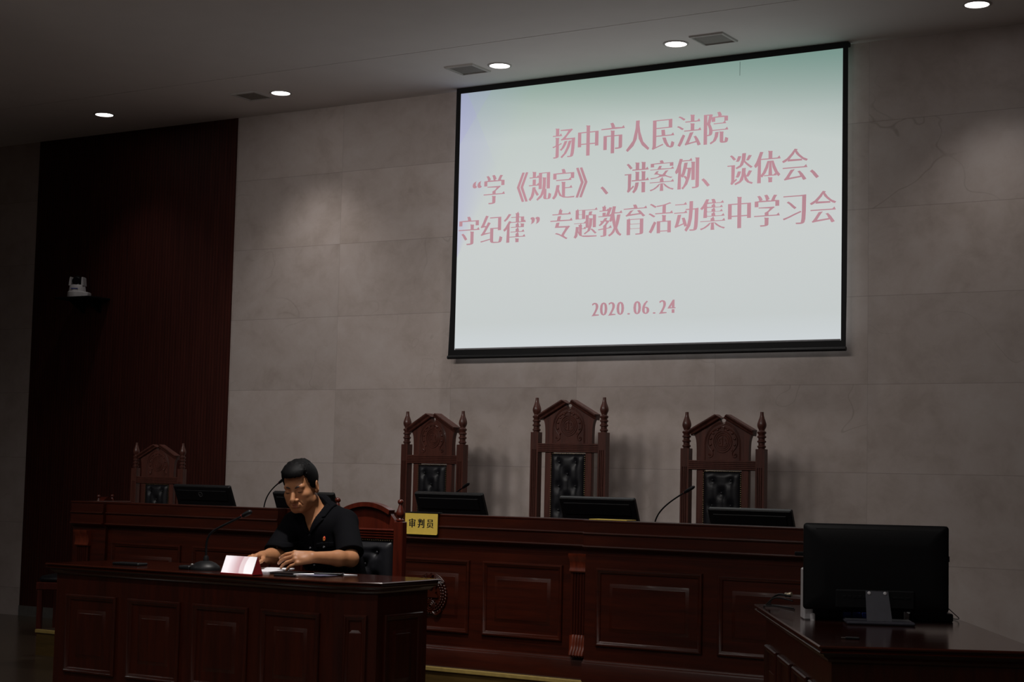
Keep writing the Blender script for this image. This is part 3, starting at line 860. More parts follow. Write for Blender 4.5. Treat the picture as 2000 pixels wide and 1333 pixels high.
    b.prism(pts, -0.226, 0.226, 'x'); b.build('cross_rail', M_CHAIR, t, 30)
    for k in (-1, 1):
        b = mb(); b.bbox(k * 0.152 - 0.024, k * 0.152 + 0.024, -0.012, 0.024, 0.40, zp - 0.132, 0.003); b.build('back_stile', M_CHAIR, t)
    zb, zt = 0.47, zp - 0.140
    rows = []; z = zt - 0.055; i = 0
    while z > zb + 0.04:
        rows += [(-0.062, z), (0.062, z)] if i % 2 == 0 else [(0.0, z)]
        z -= 0.078; i += 1
    b = mb(); tufted(b, -0.126, 0.126, zb, zt, -0.004, rows); pad = b.build('back_cushion', M_LEATHER, t, 60)
    for x, z in rows:
        b = mb(); b.ell((x, -0.020, z), (0.008, 0.006, 0.008), 8, 6); b.build('button', M_LEATHER, pad)
    b = mb()
    for k in (-1, 1):
        n = int((zt - zb) / 0.013)
        for i in range(n): b.ell((k * 0.126, -0.013, zb + 0.006 + i * 0.013), (0.0042, 0.004, 0.0042), 6, 4)
    for i in range(19): b.ell((-0.117 + i * 0.013, -0.013, zt), (0.0042, 0.004, 0.0042), 6, 4)
    b.build('nail_trim', M_BRASS, pad)
    # seat, arms, legs
    b = mb(); b.bbox(-0.285, 0.285, -0.50, 0.02, 0.34, 0.41, 0.008); b.build('seat_frame', M_CHAIR, t)
    b = mb(); b.bbox(-0.255, 0.255, -0.49, -0.03, 0.405, 0.475, 0.025); b.build('seat_cushion', M_LEATHER, t, 60)
    for k in (-1, 1):
        b = mb(); b.bbox(k * 0.275 - 0.030, k * 0.275 + 0.030, -0.47, -0.01, 0.66, 0.70, 0.010); b.lathe([(0.022, 0.40), (0.018, 0.46), (0.027, 0.53), (0.018, 0.60), (0.024, 0.66)], (k * 0.275, -0.44, 0), 12); b.build('armrest', M_CHAIR, t)
        b = mb(); b.lathe([(0.020, 0.0), (0.024, 0.04), (0.018, 0.10), (0.028, 0.22), (0.026, 0.34)], (k * 0.25, -0.45, 0), 12); b.build('front_leg', M_CHAIR, t)
    return t
judge_chair('carved judge chair with gabled back and black tufted leather, lower one nearest the yellow sign', (-0.150, -0.46, PLAT), math.radians(-7), 1.298)
judge_chair('tallest carved judge chair with gabled back, right under the middle of the screen', (0.921, -0.46, PLAT), 0, 1.387)
judge_chair('carved judge chair with gabled back and black leather, rightmost, below the screen corner', (2.021, -0.46, PLAT), 0, 1.291)
judge_chair('smaller carved gabled chair in the dark behind the far left end of the bench', (-2.135, -1.05, PLAT), math.radians(6), 1.090, 0.81)

def arch_chair(label, loc, rz, group=None, s=1.0):
    t = thing('arched_chair', label, 'chair', loc, rz, group)
    t.scale = (s, s, s)
    zp = 1.003
    for k in (-1, 1):
        xc = k * 0.205
        b = MB(); b.bbox(xc - 0.029, xc + 0.029, -0.022, 0.026, 0.0, zp, 0.004); p = b.build('back_post', M_CHAIRRED, t)
        b = MB(); b.lathe([(0.018, zp), (0.024, zp + 0.004), (0.024, zp + 0.009), (0.016, zp + 0.013), (0.014, zp + 0.020), (0.021, zp + 0.030), (0.024, zp + 0.042), (0.021, zp + 0.054), (0.014, zp + 0.074), (0.010, zp + 0.088), (0.009, zp + 0.092),
                           (0.014, zp + 0.096), (0.0165, zp + 0.104), (0.015, zp + 0.112), (0.009, zp + 0.118), (0.0, zp + 0.119)], (xc, 0, 0), 20); b.build('finial', M_CHAIRRED, p, 50)
    b = MB()
    top = [(x, zp + 0.055 + 0.040 * (1 - (x / 0.15) ** 2)) for x in [-0.15 + 0.3 * i / 16 for i in range(17)]]
    poly = [(-0.178, zp - 0.045), (-0.178, zp - 0.005)] + [(-0.172, zp + 0.012), (-0.155, zp + 0.030), (-0.145, zp + 0.050)] + top[1:-1] + [(0.145, zp + 0.050), (0.155, zp + 0.030), (0.172, zp + 0.012), (0.178, zp - 0.005), (0.178, zp - 0.045)]
    b.prism(poly, -0.010, 0.020, 'y'); c = b.build('crest_board', M_CHAIRRED, t, 25)
    b = MB()
    up = [(x, zp + 0.060 + 0.040 * (1 - (x / 0.155) ** 2)) for x in [-0.155 + 0.31 * i / 18 for i in range(19)]]
    lo = [(x * 0.965, z - 0.024) for x, z in up]
    b.prism(up + lo[::-1], -0.034, 0.024, 'y'); b.build('arched_cap', M_CHAIRRED, c, 25)
    b = MB()
    pts = [(0.022, zp - 0.042), (0.022, zp - 0.100), (-0.014, zp - 0.100)]
    for k in range(4):
        z = zp - 0.099 + k * 0.0143
        pts += [(-0.016, z), (-0.024, z + 0.004), (-0.025, z + 0.008), (-0.016, z + 0.011)]
    pts += [(-0.014, zp - 0.042)]
    b.prism(pts, -0.178, 0.178, 'x'); b.build('reeded_rail', M_CHAIRRED, t, 30)
    rows = []
    for j in range(5): rows += [(-0.085, zp - 0.185 - 0.09 * j), (0.085, zp - 0.185 - 0.09 * j)] if j % 2 else [(0.0, zp - 0.185 - 0.09 * j)]
    rows = [(-0.075, zp - 0.17), (0.075, zp - 0.17), (0.0, zp - 0.235), (-0.075, zp - 0.30), (0.075, zp - 0.30), (0.0, zp - 0.365), (-0.075, zp - 0.43), (0.075, zp - 0.43)]
    b = MB(); tufted(b, -0.172, 0.172, 0.50, zp - 0.108, -0.002, rows, 0.034); pad = b.build('back_cushion', M_LEATHER, t, 60)
    for x, z in rows:
        b = MB(); b.ell((x, -0.020, z), (0.009, 0.006, 0.009), 8, 6); b.build('button', M_LEATHER, pad)
    b = MB()
    for i in range(24): b.ell((-0.165 + i * 0.0143, -0.014, zp - 0.105), (0.0044, 0.004, 0.0044), 6, 4)
    b.build('nail_trim', M_BRASS, pad)
    b = MB(); b.bbox(-0.25, 0.25, -0.46, 0.02, 0.36, 0.42, 0.006); b.build('seat_frame', M_CHAIRRED, t)
    b = MB(); b.bbox(-0.225, 0.225, -0.45, -0.03, 0.415, 0.470, 0.022); b.build('seat_cushion', M_LEATHER, t, 60)
    for k in (-1, 1):
        b = MB(); b.bbox(k * 0.22 - 0.022, k * 0.22 + 0.022, -0.45, -0.41, 0.0, 0.37, 0.004); b.build('front_leg', M_CHAIRRED, t)
    return t
arch_chair('red wooden chair with arched crest and black leather back, behind the seated man', (0.895, -2.60, 0), math.radians(3), 'arched red chairs')
arch_chair('dark chair turned sideways on the floor beyond the left end of the bench', (-3.0, -0.70, 0.0), math.radians(-60), 'arched red chairs', 0.94)

# ------------------------------------------------------------------ monitors, microphones and signs on the bench
def bench_monitor(x, label, ztop, logo=False, w=0.488, tilt=25):
    t = thing('monitor', label, 'monitor', (x, -1.60, 0.9165), 0, 'tilted black monitors on the bench')
    h = 0.29
    zc = ztop - 0.915
    R = Matrix.Rotation(math.radians(tilt), 4, 'X')           # top leans towards the hall
    M = Matrix.Translation((0, -0.02, zc)) @ R @ Matrix.Translation((0, 0, -h))
    low = -(M @ Vector((0, 0, 0))).z
    hh = h if low < -0.012 else h - (low + 0.012) / math.cos(math.radians(tilt))
    z0 = h - hh
    b = MB(M); b.bbox(-w / 2, w / 2, -0.014, 0.018, z0, h, 0.006); b.build('housing', M_BLACK, t)
    b = MB(M); b.box(-w / 2 + 0.012, w / 2 - 0.012, 0.018, 0.0195, z0 + 0.015, h - 0.012); b.build('display', plain('dark_display', (0.006, 0.006, 0.008), 0.15), t, 0)
    b = MB(M); b.bbox(-w / 2 + 0.03, w / 2 - 0.03, -0.020, -0.012, h - 0.10 if z0 < h - .12 else z0 + .01, h - 0.028, 0.003); b.build('back_bulge', M_BLACKM, t)
    b = MB(); b.bbox(-0.09, 0.09, -0.02, 0.16, 0.0, 0.012, 0.004); b.tube([(0, 0.06, 0.010), (0, 0.06, 0.08)], 0.02, 10); b.build('stand', M_BLACKM, t)
    if logo:
        b = MB(M); cz = h - 0.055
        b.tube([(-0.01 + 0.0155 * math.cos(a), -0.0215, cz + 0.0155 * math.sin(a)) for a in [2 * math.pi * k / 24 for k in range(25)]], 0.0012, 5, False)
        for i, ch in enumerate('DELL'):
            pass
        text_line(b, 'DELL', -0.0188, 0.0058, cz, 0.014, -0.0212, em_w=0.0085, thick=0.0, thin=0.0, serif=False)
        b.build('round_logo', plain('grey_logo', (0.16, 0.16, 0.17), 0.3, 0.5), t, 0)
    return t
bench_monitor(-1.205, 'tilted black monitor with a small round logo, leftmost on the bench, against the dark panel', 1.153, True)
bench_monitor(-0.351, 'tilted black monitor on the bench right behind the seated man', 1.128)
bench_monitor(0.757, 'tilted black monitor on the bench in front of the chair nearest the yellow sign', 1.152)
bench_monitor(1.770, 'tilted black monitor on the bench in front of the tallest chair', 1.149)
bench_monitor(2.710, 'low tilted black monitor on the bench in front of the rightmost tall chair', 1.112)

def gooseneck(t, p0, p1, p2, p3, r=0.0042, head=0.075, rh=0.0095):
    pts = bez(p0, p1, p2, p3, 18)
    b = MB(); b.tube(pts, r, 10); nk = b.build('gooseneck', M_BLACKM, t, 60)
    d = (pts[-1] - pts[-2]).normalized(); e = pts[-1]
    b = MB(); b.tube([e - d * 0.004, e, e + d * 0.006, e + d * head * 0.3, e + d * head * 0.85, e + d * head], [r, rh * 0.72, rh * 0.8, rh, rh, rh * 0.5], 14); b.build('mic_head', M_BLACK, t, 60)
    b = MB(); b.tube([e - d * 0.001, e + d * 0.003], [rh * 0.84] * 2, 14); b.build('light_ring', plain('dull_red_ring', (0.12, 0.012, 0.01), 0.4), nk)
def mic_base(t, w=0.075, l=0.10):
    b = MB()
    b.prism([(-l * 0.5, 0), (-l * 0.5, 0.016), (-l * 0.35, 0.030), (0.0, 0.040), (l * 0.35, 0.036), (l * 0.5, 0.020), (l * 0.5, 0)], -w / 2, w / 2, 'x'); b.build('base', M_BLACK, t, 40)
    b = MB(); b.lathe([(0.012, 0.036), (0.011, 0.048), (0.007, 0.056)], (0, 0.005, 0), 14); b.build('neck_socket', M_BLACKM, t)
def bench_mic(loc, tip, mid, label):
    t = thing('microphone', label, 'microphone', loc, 0, 'gooseneck microphones on the bench')
    mic_base(t)
    q = Vector(tip) - Vector(loc); m = Vector(mid) - Vector(loc)
    gooseneck(t, (0, 0.005, 0.045), (0, 0.005, 0.5 * m.z + 0.04), tuple(m), tuple(q))
    return t
bench_mic((-0.725, -1.56, 0.9165), (-0.590, -1.57, 1.185), (-0.700, -1.56, 1.12), 'thin gooseneck microphone on the bench left of the seated man head')
bench_mic((0.615, -1.45, 0.9165), (0.800, -1.53, 1.185), (0.640, -1.46, 1.12), 'gooseneck microphone rising behind the monitor next to the yellow sign')
bench_mic((2.105, -1.56, 0.9165), (2.290, -1.56, 1.190), (2.130, -1.56, 1.10), 'long gooseneck microphone on the bench left of the rightmost tall chair')

def sign_hang():
    t = thing('name_sign', 'yellow sign with three black Chinese characters hung over the bench edge', 'sign', (0.814, -1.962, 1.034), 0, 'yellow name signs')
    w, h = 0.114, 0.121
    r = 0.010; y = -0.016
    pts = [(-w, 0.0), (w, 0.0)] + arc(w - r, -h + r, r, 0, -90, 5) + arc(-w + r, -h + r, r, -90, -180, 5)
    b = MB(); b.prism(pts, y, y + 0.004, 'y'); b.build('card', M_YELLOW, t, 0)
    b = MB(); text_line(b, '\u5ba1\u5224\u5458', -0.063, 0.063, -0.058, 0.055, y - 0.001, em_w=0.050, thick=0.036, thin=0.004); b.build('black_writing', M_INK, t, 0)
    b = MB(); b.bbox(-w - 0.001, w + 0.003, y - 0.002, 0.030, 0.001, 0.008, 0.002); b.build('hook_strip', M_BLACKM, t)
    s = thing('name_sign', 'yellow sign lying edge-on on the bench below the middle monitor', 'sign', (2.06, -1.955, 1.035), 0, 'yellow name signs')
    b = MB(); b.bbox(-0.115, 0.115, -0.06, 0.05, 0.0, 0.005, 0.001); b.build('card', M_YELLOW, s)
sign_hang()

# ------------------------------------------------------------------ desk of the seated man
def face_M(p0, p1):
    """local frame whose -Y looks outward from the wall p0->p1 (p0 left, p1 right as seen from outside), x along it, origin p0"""
    d = Vector((p1[0] - p0[0], p1[1] - p0[1], 0)); L = d.length; d.normalize()
    n = Vector((d.y, -d.x, 0))
    return Matrix(((d.x, -n.x, 0, p0[0]), (d.y, -n.y, 0, p0[1]), (0, 0, 1, 0), (0, 0, 0, 1))), L
def offset_poly(P, o):
    n = len(P); out = []
    for i in range(n):
        a, b, c = Vector(P[i - 1]), Vector(P[i]), Vector(P[(i + 1) % n])
        d0, d1 = (b - a).normalized(), (c - b).normalized()
        n0, n1 = Vector((d0.y, -d0.x)), Vector((d1.y, -d1.x))
        m = (n0 + n1); m /= max(0.3, 1 + n0.dot(n1))
        out.append(tuple(b + m * o))
    return out
def desk_top(P, z1, mat, t, edge=None):
    """layered top with a bead, P counter-clockwise"""
    prof = [(-0.035, z1 - 0.052), (-0.030, z1 - 0.042), (-0.018, z1 - 0.034), (-0.016, z1 - 0.028), (-0.006, z1 - 0.026), (-0.002, z1 - 0.021), (-0.008, z1 - 0.017), (-0.009, z1 - 0.012), (-0.001, z1 - 0.009), (0.0, z1 - 0.004), (-0.004, z1)]
    rings = [offset_poly(P, o) for o, _ in prof]
    n = len(P); vs = []; fs = []
    for R, (_, z) in zip(rings, prof): vs += [(p[0], p[1], z) for p in R]
    for i in range(len(prof) - 1):
        for k in range(n): fs.append((i * n + k, i * n + (k + 1) % n, (i + 1) * n + (k + 1) % n, (i + 1) * n + k))
    fs.append(tuple(reversed(range(n)))); fs.append(tuple(range((len(prof) - 1) * n, len(prof) * n)))
    b = MB(); b.add(vs, fs)
    return b.build('top', mat, t, 30)
def counsel_desk():
    cx, cy = 0.8, -3.55
    t = thing('panelled_desk', 'dark red panelled desk with one chamfered corner where the man sits', 'desk', (cx, cy, 0))
    P = [(-0.235, -3.858), (1.625, -3.858), (1.838, -3.752), (1.838, -3.275), (-0.235, -3.275)]
    P = [(x - cx, y - cy) for x, y in P]
    desk_top(P, 0.76, M_WOODTOP, t)
    Q = offset_poly(P, -0.045)
    b = MB()
    yb = Q[3][1]
    def shell_of(R, w):                                  # open at the back, knee room inside
        I = offset_poly(R, -w)
        ring = [R[4], R[0], R[1], R[2], R[3], (I[3][0], R[3][1]), I[2], I[1], I[0], (I[4][0], R[4][1])]
        return ring
    b.prism(shell_of(Q, 0.025), 0.0, 0.712, 'z'); b.build('body', M_WOODZ, t, 0)
    b = MB(); b.prism(shell_of(offset_poly(P, -0.028), 0.03), 0.0, 0.10, 'z'); b.build('plinth', M_WOOD, t, 0)
    for i in range(3):
        M, L = face_M(Q[i], Q[i + 1])
        if i == 0:
            w = 0.352; gap = (L - 4 * w) / 5
            spans = [(gap + k * (w + gap), gap + k * (w + gap) + w) for k in range(4)]
        elif i == 1: spans = [(0.045, L - 0.045)]
        else: spans = [(0.05, L - 0.05)]
        for x0, x1 in spans:
            b = MB(M); panel(b, x0, x1, 0.212, 0.607, 0.0, 0.040 if i != 1 else 0.03); b.build('panel', M_WOODZ, t)
    M, L = face_M(Q[4], Q[0])
    b = MB(M); panel(b, 0.045, L - 0.045, 0.212, 0.607, 0.0, 0.03); b.build('panel', M_WOODZ, t)
    return t
counsel_desk()

def desk_items():
    Z = 0.76
    # folded name card
    t = thing('tent_card', 'pinkish white folded name card with red sides at the front edge of the desk', 'name card', (1.045, -3.80, Z), math.radians(0))
    w, h, d = 0.097, 0.088, 0.036
    y0 = -0.046
    b = MB(); b.add([(-w, y0, 0.006), (w, y0, 0.006), (w, y0 + d, h), (-w, y0 + d, h), (-w, y0 + 0.003, 0.006), (w, y0 + 0.003, 0.006), (w, y0 + d + 0.003, h), (-w, y0 + d + 0.003, h)],
                    [(0, 1, 2, 3), (7, 6, 5, 4), (0, 3, 7, 4), (1, 5, 6, 2), (3, 2, 6, 7), (0, 4, 5, 1)]); b.build('front_leaf', CARD, t, 0)
    b = MB(); b.add([(-w, y0 + d + 0.003, h - 0.001), (w, y0 + d + 0.003, h - 0.001), (w, y0 + 2 * d + 0.006, 0.0), (-w, y0 + 2 * d + 0.006, 0.0), (-w, y0 + d + 0.006, h - 0.001), (w, y0 + d + 0.006, h - 0.001), (w, y0 + 2 * d + 0.010, 0.0), (-w, y0 + 2 * d + 0.010, 0.0)],
                    [(0, 1, 2, 3), (7, 6, 5, 4), (0, 3, 7, 4), (1, 5, 6, 2), (3, 2, 6, 7), (0, 4, 5, 1)])
    b.add([(w - 0.002, y0 + 0.003, 0.004), (w - 0.002, y0 + 2 * d + 0.004, 0.004), (w - 0.002, y0 + d + 0.003, h - 0.002), (w, y0 + 0.003, 0.004), (w, y0 + 2 * d + 0.004, 0.004), (w, y0 + d + 0.003, h - 0.002)], [(0, 1, 2), (5, 4, 3), (0, 3, 4, 1), (1, 4, 5, 2), (2, 5, 3, 0)])
    b.build('red_back', M_RED, t, 0)
    b = MB(); b.bbox(-w - 0.001, w + 0.001, y0 - 0.004, y0 + 0.006, 0.0, 0.008, 0.001); b.build('red_foot', M_RED, t)
    # gooseneck microphone
    t = thing('microphone', 'black gooseneck microphone on a wide base on the desk, left of the name card', 'microphone', (0.690, -3.665, Z), math.radians(12))
    b = MB(); vs = []
    n = 24
    prof = [(1.0, 0.0), (1.0, 0.010), (0.92, 0.022), (0.66, 0.036), (0.36, 0.045), (0.0, 0.047)]
    m = len(prof); fs = []
    for (q, z) in prof:
        for k in range(n):
            a = 2 * math.pi * k / n
            vs.append((0.078 * q * math.cos(a), 0.064 * q * math.sin(a) * (1.15 if math.sin(a) < 0 else 0.9), z))
    for i in range(m - 1):
        for k in range(n): fs.append((i*n+k, i*n+(k+1) % n, (i+1)*n+(k+1) % n, (i+1)*n+k))
    fs.append(tuple(reversed(range(n)))); fs.append(tuple(range((m-1)*n, m*n)))
    b.add(vs, fs); b.build('base', M_BLACK, t, 50)
    b = MB(); b.bbox(-0.135, -0.070, -0.040, 0.030, 0.0, 0.020, 0.006); b.build('base_wing', M_BLACK, t)
    b = MB(); b.lathe([(0.008, 0.0), (0.010, 0.006), (0.006, 0.012)], (-0.062, -0.030, 0.020), 12); b.build('talk_button', M_CHROME, t)
    b = MB(); b.lathe([(0.015, 0.040), (0.014, 0.060), (0.009, 0.072)], (0.0, 0.0, 0), 16); b.build('neck_socket', M_BLACKM, t)
    gooseneck(t, (0.0, 0.0, 0.060), (-0.012, 0.0, 0.205), (0.02, 0.0, 0.185), (0.192, 0.0, 0.272), 0.0058, 0.058, 0.0125)
    # papers and small things
    def sheet(name, label, pts, z, h, mat, cat='papers', curl=0.0, group=None):
        c = sum((Vector(p) for p in pts), Vector((0, 0))) / 4
        t = thing(name, label, cat, (c.x, c.y, Z + z), 0, group)
        b = MB(); n = 8; vs = []; fs = []
        A, B, C, D = [Vector(p) - c for p in pts]
        for k in range(2):
            for j in range(n + 1):
                for i in range(n + 1):
                    u, v = i / n, j / n
                    p = A * (1-u) * (1-v) + B * u * (1-v) + C * u * v + D * (1-u) * v
                    vs.append((p.x, p.y, k * h + curl * (v ** 3) * (0.5 + 0.5 * u) + (0.0006 * math.sin(7 * u + 5 * v) if k else 0)))
        q = (n + 1) ** 2
        for j in range(n):
            for i in range(n):
                a = j * (n + 1) + i
                fs += [(a, a + n + 1, a + n + 2, a + 1), (q + a, q + a + 1, q + a + n + 2, q + a + n + 1)]
        for i in range(n):
            fs += [(i, i + 1, q + i + 1, q + i), (n*(n+1)+i+1, n*(n+1)+i, q+n*(n+1)+i, q+n*(n+1)+i+1)]
            a, a2 = i * (n + 1), (i + 1) * (n + 1); fs += [(a2, a, q + a, q + a2), (a + n, a2 + n, q + a2 + n, q + a + n)]
        b.add(vs, fs); b.build('sheets', mat, t, 40)
        return t
    # stack he reads, right hand on it
    sheet('document_stack', 'stack of white papers under the hands of the man, next to the name card', [(0.845, -3.66), (1.055, -3.62), (1.010, -3.365), (0.80, -3.405)], 0.0005, 0.007, M_PAPER, 'papers', 0.008)
    t = thing('binder_clip', 'small blue clip at the front edge of the paper stack', 'clip', (1.015, -3.665, Z), math.radians(20))
    b = MB(); b.prism([(-0.012, 0.0), (0.012, 0.0), (0.007, 0.015), (-0.007, 0.015)], -0.014, 0.014, 'x'); b.build('jaw', M_BLUE, t)
    b = MB(); b.tube([(-0.008, 0, 0.013), (-0.008, -0.004, 0.021), (0.008, -0.004, 0.021), (0.008, 0, 0.013)], 0.001, 6); b.build('wire_lever', M_CHROME, t)
    sheet('notepad', 'thin dark folder under the left hand of the man', [(1.075, -3.635), (1.19, -3.60), (1.165, -3.45), (1.055, -3.48)], 0.0005, 0.006, M_BLACKM, 'folder')
    sheet('paper_sheet', 'loose white paper lying right of his left hand', [(1.175, -3.60), (1.36, -3.52), (1.42, -3.385), (1.235, -3.425)], 0.0004, 0.003, M_PAPER, 'paper')
    sheet('photo_sheet', 'dark printed sheet spread on the loose paper nearest the desk edge', [(1.275, -3.665), (1.405, -3.655), (1.42, -3.54), (1.29, -3.555)], 0.0045, 0.0015, M_PAPERDK, 'paper')
    t = thing('mobile_phone', 'black mobile phone lying on the loose papers', 'phone', (1.335, -3.50, Z + 0.0048), math.radians(-62))
    b = MB(); b.bbox(-0.034, 0.034, -0.07, 0.07, 0.0, 0.008, 0.003); b.build('case', M_BLACK, t)
    b = MB(); b.box(-0.031, 0.031, -0.065, 0.065, 0.008, 0.0085); b.build('screen', plain('phone_glass', (0.006, 0.006, 0.008), 0.06), t, 0)
    t = thing('pen', 'black pen with a bright tip lying near the front edge of the desk', 'pen', (1.275, -3.755, Z), math.radians(8))
    b = MB(); b.tube([(-0.065, 0, 0.005), (0.055, 0, 0.005)], 0.0048, 10); b.tube([(-0.06, 0.003, 0.010), (-0.03, 0.003, 0.0105)], 0.0014, 6); b.build('barrel', M_BLACK, t)
    b = MB(); b.tube([(0.0552, 0, 0.005), (0.064, 0, 0.005), (0.070, 0, 0.005)], [0.0046, 0.003, 0.0008], 10); b.build('tip', M_CHROME, t)
    # small device far left on the desk
    t = thing('desk_outlet', 'small flat black box with a bright dot at the left end of the desk', 'socket box', (0.17, -3.66, Z), math.radians(5))
    b = MB(); b.bbox(-0.085, 0.085, -0.04, 0.04, 0.0, 0.014, 0.004); b.build('case', M_BLACK, t)
    b = MB(); b.lathe([(0.004, 0.014), (0.004, 0.017), (0.0, 0.0175)], (0.07, -0.02, 0), 8); b.build('indicator', M_CHROME, t)
def card_mat():
    t = NT('printed_name_card'); b = t.b
    tc = t.node('ShaderNodeTexCoord'); sep = t.node('ShaderNodeSeparateXYZ'); t.link(tc.outputs['Object'], sep.inputs[0])
    x, y, z = sep.outputs
    # two pale swooping bands on rose card
    d = t.math('SQRT', t.math('ADD', t.math('POWER', t.math('SUBTRACT', x, 0.125), 2.0), t.math('POWER', t.math('SUBTRACT', z, 0.040), 2.0)))
    c = t.ramp(t.math('MULTIPLY', d, 4.0), [(0.0, (0.95, 0.91, 0.94)), (0.345, (0.95, 0.91, 0.94)), (0.36, (0.74, 0.58, 0.61)), (0.46, (0.74, 0.60, 0.62)), (0.475, (0.55, 0.32, 0.36)), (0.56, (0.62, 0.42, 0.45)), (0.76, (0.90, 0.84, 0.88))])
    c.node.color_ramp.interpolation = 'LINEAR'
    n = t.noise(t.coord((60, 60, 60)), 2, 3)
    t.link(t.mix(t.math('MULTIPLY', n, 0.12), c, (0.80, 0.74, 0.78)), b.inputs['Base Color'])
    b.inputs['Roughness'].default_value = 0.12; b.inputs['Metallic'].default_value = 0.55
    return t.m
CARD = card_mat()
desk_items()

# ------------------------------------------------------------------ desk at the right with the computer
RD = (4.48, -5.106); RA = math.radians(28.5)
def right_desk():
    t = thing('computer_desk', 'dark polished wooden desk in the right foreground carrying the computer', 'desk', (RD[0], RD[1], 0), RA)
    P = [(0.0, 0.0), (0.69, 0.0), (0.665, 1.74), (-0.05, 1.74)]
    desk_top(P, 0.76, M_WOODTOP, t)
    Q = offset_poly(P, -0.045)
    b = MB(); b.prism(Q, 0.0, 0.712, 'z'); b.build('body', M_WOODZ, t, 0)
    b = MB(); b.prism(offset_poly(P, -0.028), 0.0, 0.10, 'z'); b.build('plinth', M_WOOD, t, 0)
    M, L = face_M(Q[3], Q[0])
    n = 4; w = 0.335; gap = (L - n * w) / (n + 1)
    for k in range(n):
        b = MB(M); panel(b, gap + k * (w + gap), gap + k * (w + gap) + w, 0.212, 0.607, 0.0, 0.04); b.build('panel', M_WOODZ, t)
    M, L = face_M(Q[0], Q[1])
    b = MB(M); panel(b, 0.06, L - 0.06, 0.212, 0.607, 0.0, 0.04); b.build('panel', M_WOODZ, t)
right_desk()
def on_desk(u, v, z=0.76):
    c, s = math.cos(RA), math.sin(RA)
    return (RD[0] + u * c - v * s, RD[1] + u * s + v * c, z)
def computer():
    t = thing('computer_monitor', 'large black computer monitor seen from behind on the right foreground desk', 'monitor', on_desk(0.317, 0.90), RA - math.radians(2))
    b = MB(); w, z0, z1 = 0.259, 0.042, 0.353
    r = 0.012
    def rr(w, z0, z1, r):
        return arc(w - r, z0 + r, r, -90, 0, 5) + arc(w - r, z1 - r, r, 0, 90, 5) + arc(-w + r, z1 - r, r, 90, 180, 5) + arc(-w + r, z0 + r, r, 180, 270, 5)
    rings = [(w - 0.002, z0 + 0.002, z1 - 0.002, 0.062), (w, z0, z1, 0.058), (w, z0, z1, 0.040), (w - 0.004, z0 + 0.004, z1 - 0.004, 0.034), (w - 0.03, z0 + 0.03, z1 - 0.025, 0.026), (w - 0.07, z0 + 0.06, z1 - 0.07, 0.020)]
    vs = []; fs = []
    for (ww, a, c, y) in rings: vs += [(x, y, z) for x, z in rr(ww, a, c, r)]
    n = len(rr(w, z0, z1, r))
    for i in range(len(rings) - 1):
        for k in range(n): fs.append((i*n+k, i*n+(k+1) % n, (i+1)*n+(k+1) % n, (i+1)*n+k))
    fs += [tuple(range(n)), tuple(range((len(rings)-1)*n, len(rings)*n))]
    b.add(vs, fs); b.build('housing', M_BLACKM, t, 50)
    b = MB(); b.bbox(-0.215, 0.215, 0.0275, 0.036, z1 - 0.022, z1 - 0.0165, 0.001); b.build('vent_slot', M_DARKGAP, t)
    b = MB(); b.box(-w + 0.014, w - 0.014, 0.0615, 0.0632, z0 + 0.016, z1 - 0.014); b.build('display', plain('unlit_display', (0.006, 0.006, 0.008), 0.12), t, 0)
    b = MB(); b.bbox(-0.145, 0.135, 0.012, 0.034, 0.052, 0.118, 0.004)
    b.build('port_bay', M_BLACKM, t)
    b = MB()
    for i in range(5): b.bbox(-0.12 + i * 0.018, -0.107 + i * 0.018, 0.010, 0.014, 0.088, 0.098, 0.001)
    for i in range(3): b.bbox(0.055 + i * 0.024, 0.073 + i * 0.024, 0.010, 0.014, 0.088, 0.096, 0.001)
    b.build('ports', M_BLACKM, t)
    b = MB(); b.prism([(-0.058, -0.026), (0.058, -0.026), (0.050, 0.003), (-0.050, 0.003)], -0.04 + 0.04, 0.0 + 0.012, 'z')
    b.M = Matrix.Identity(4)
    neck = [(-0.040, 0.115, 0.006), (0.040, 0.115, 0.006), (0.048, 0.012, -0.052), (-0.042, 0.012, -0.052)]
    b.v = []; b.f = []
    b.add([(x, y, z) for x, z, y in neck] + [(x, y + 0.010, z) for x, z, y in neck], [(0, 1, 2, 3), (7, 6, 5, 4), (0, 4, 5, 1), (1, 5, 6, 2), (2, 6, 7, 3), (3, 7, 4, 0)]); b.build('neck', M_GREYP, t, 0)
    for k in (-1, 1):
        b = MB(); b.lathe([(0.0065, -0.008), (0.005, -0.013), (0.0, -0.014)], (k * 0.028, 0.010, 0.108), 12, 'y'); b.build('hinge_screw', M_CREAM, t)  # pale ivory colour stands in for the glint on metal screws
    b = MB(); b.bbox(-0.115, 0.125, -0.085, 0.075, 0.0, 0.013, 0.005); b.build('foot', M_GREYP, t)
    b = MB(); b.bbox(w, w + 0.004, 0.046, 0.054, 0.225, 0.245, 0.001); b.build('side_button', M_BLACK, t)
    b = MB(); b.bbox(-w - 0.030, -w + 0.01, 0.066, 0.080, 0.232, 0.247, 0.003); b.build('clip_arm', M_BLACKM, t)
    # white slim case behind it
    t = thing('document_scanner', 'slim ivory plastic case standing behind the left edge of the monitor', 'box', on_desk(0.076, 1.04), RA)
    b = MB(); b.bbox(-0.010, 0.024, -0.055, 0.055, 0.0, 0.185, 0.005); b.build('case', M_CREAM, t)
    b = MB(); b.lathe([(0.009, 0.0), (0.009, 0.02), (0.006, 0.026)], (0.022, -0.062, 0), 12); b.build('knob', M_CREAM, t)
    t = thing('computer_case', 'low black computer case under the monitor with blue sockets', 'computer', on_desk(0.262, 1.13), RA)
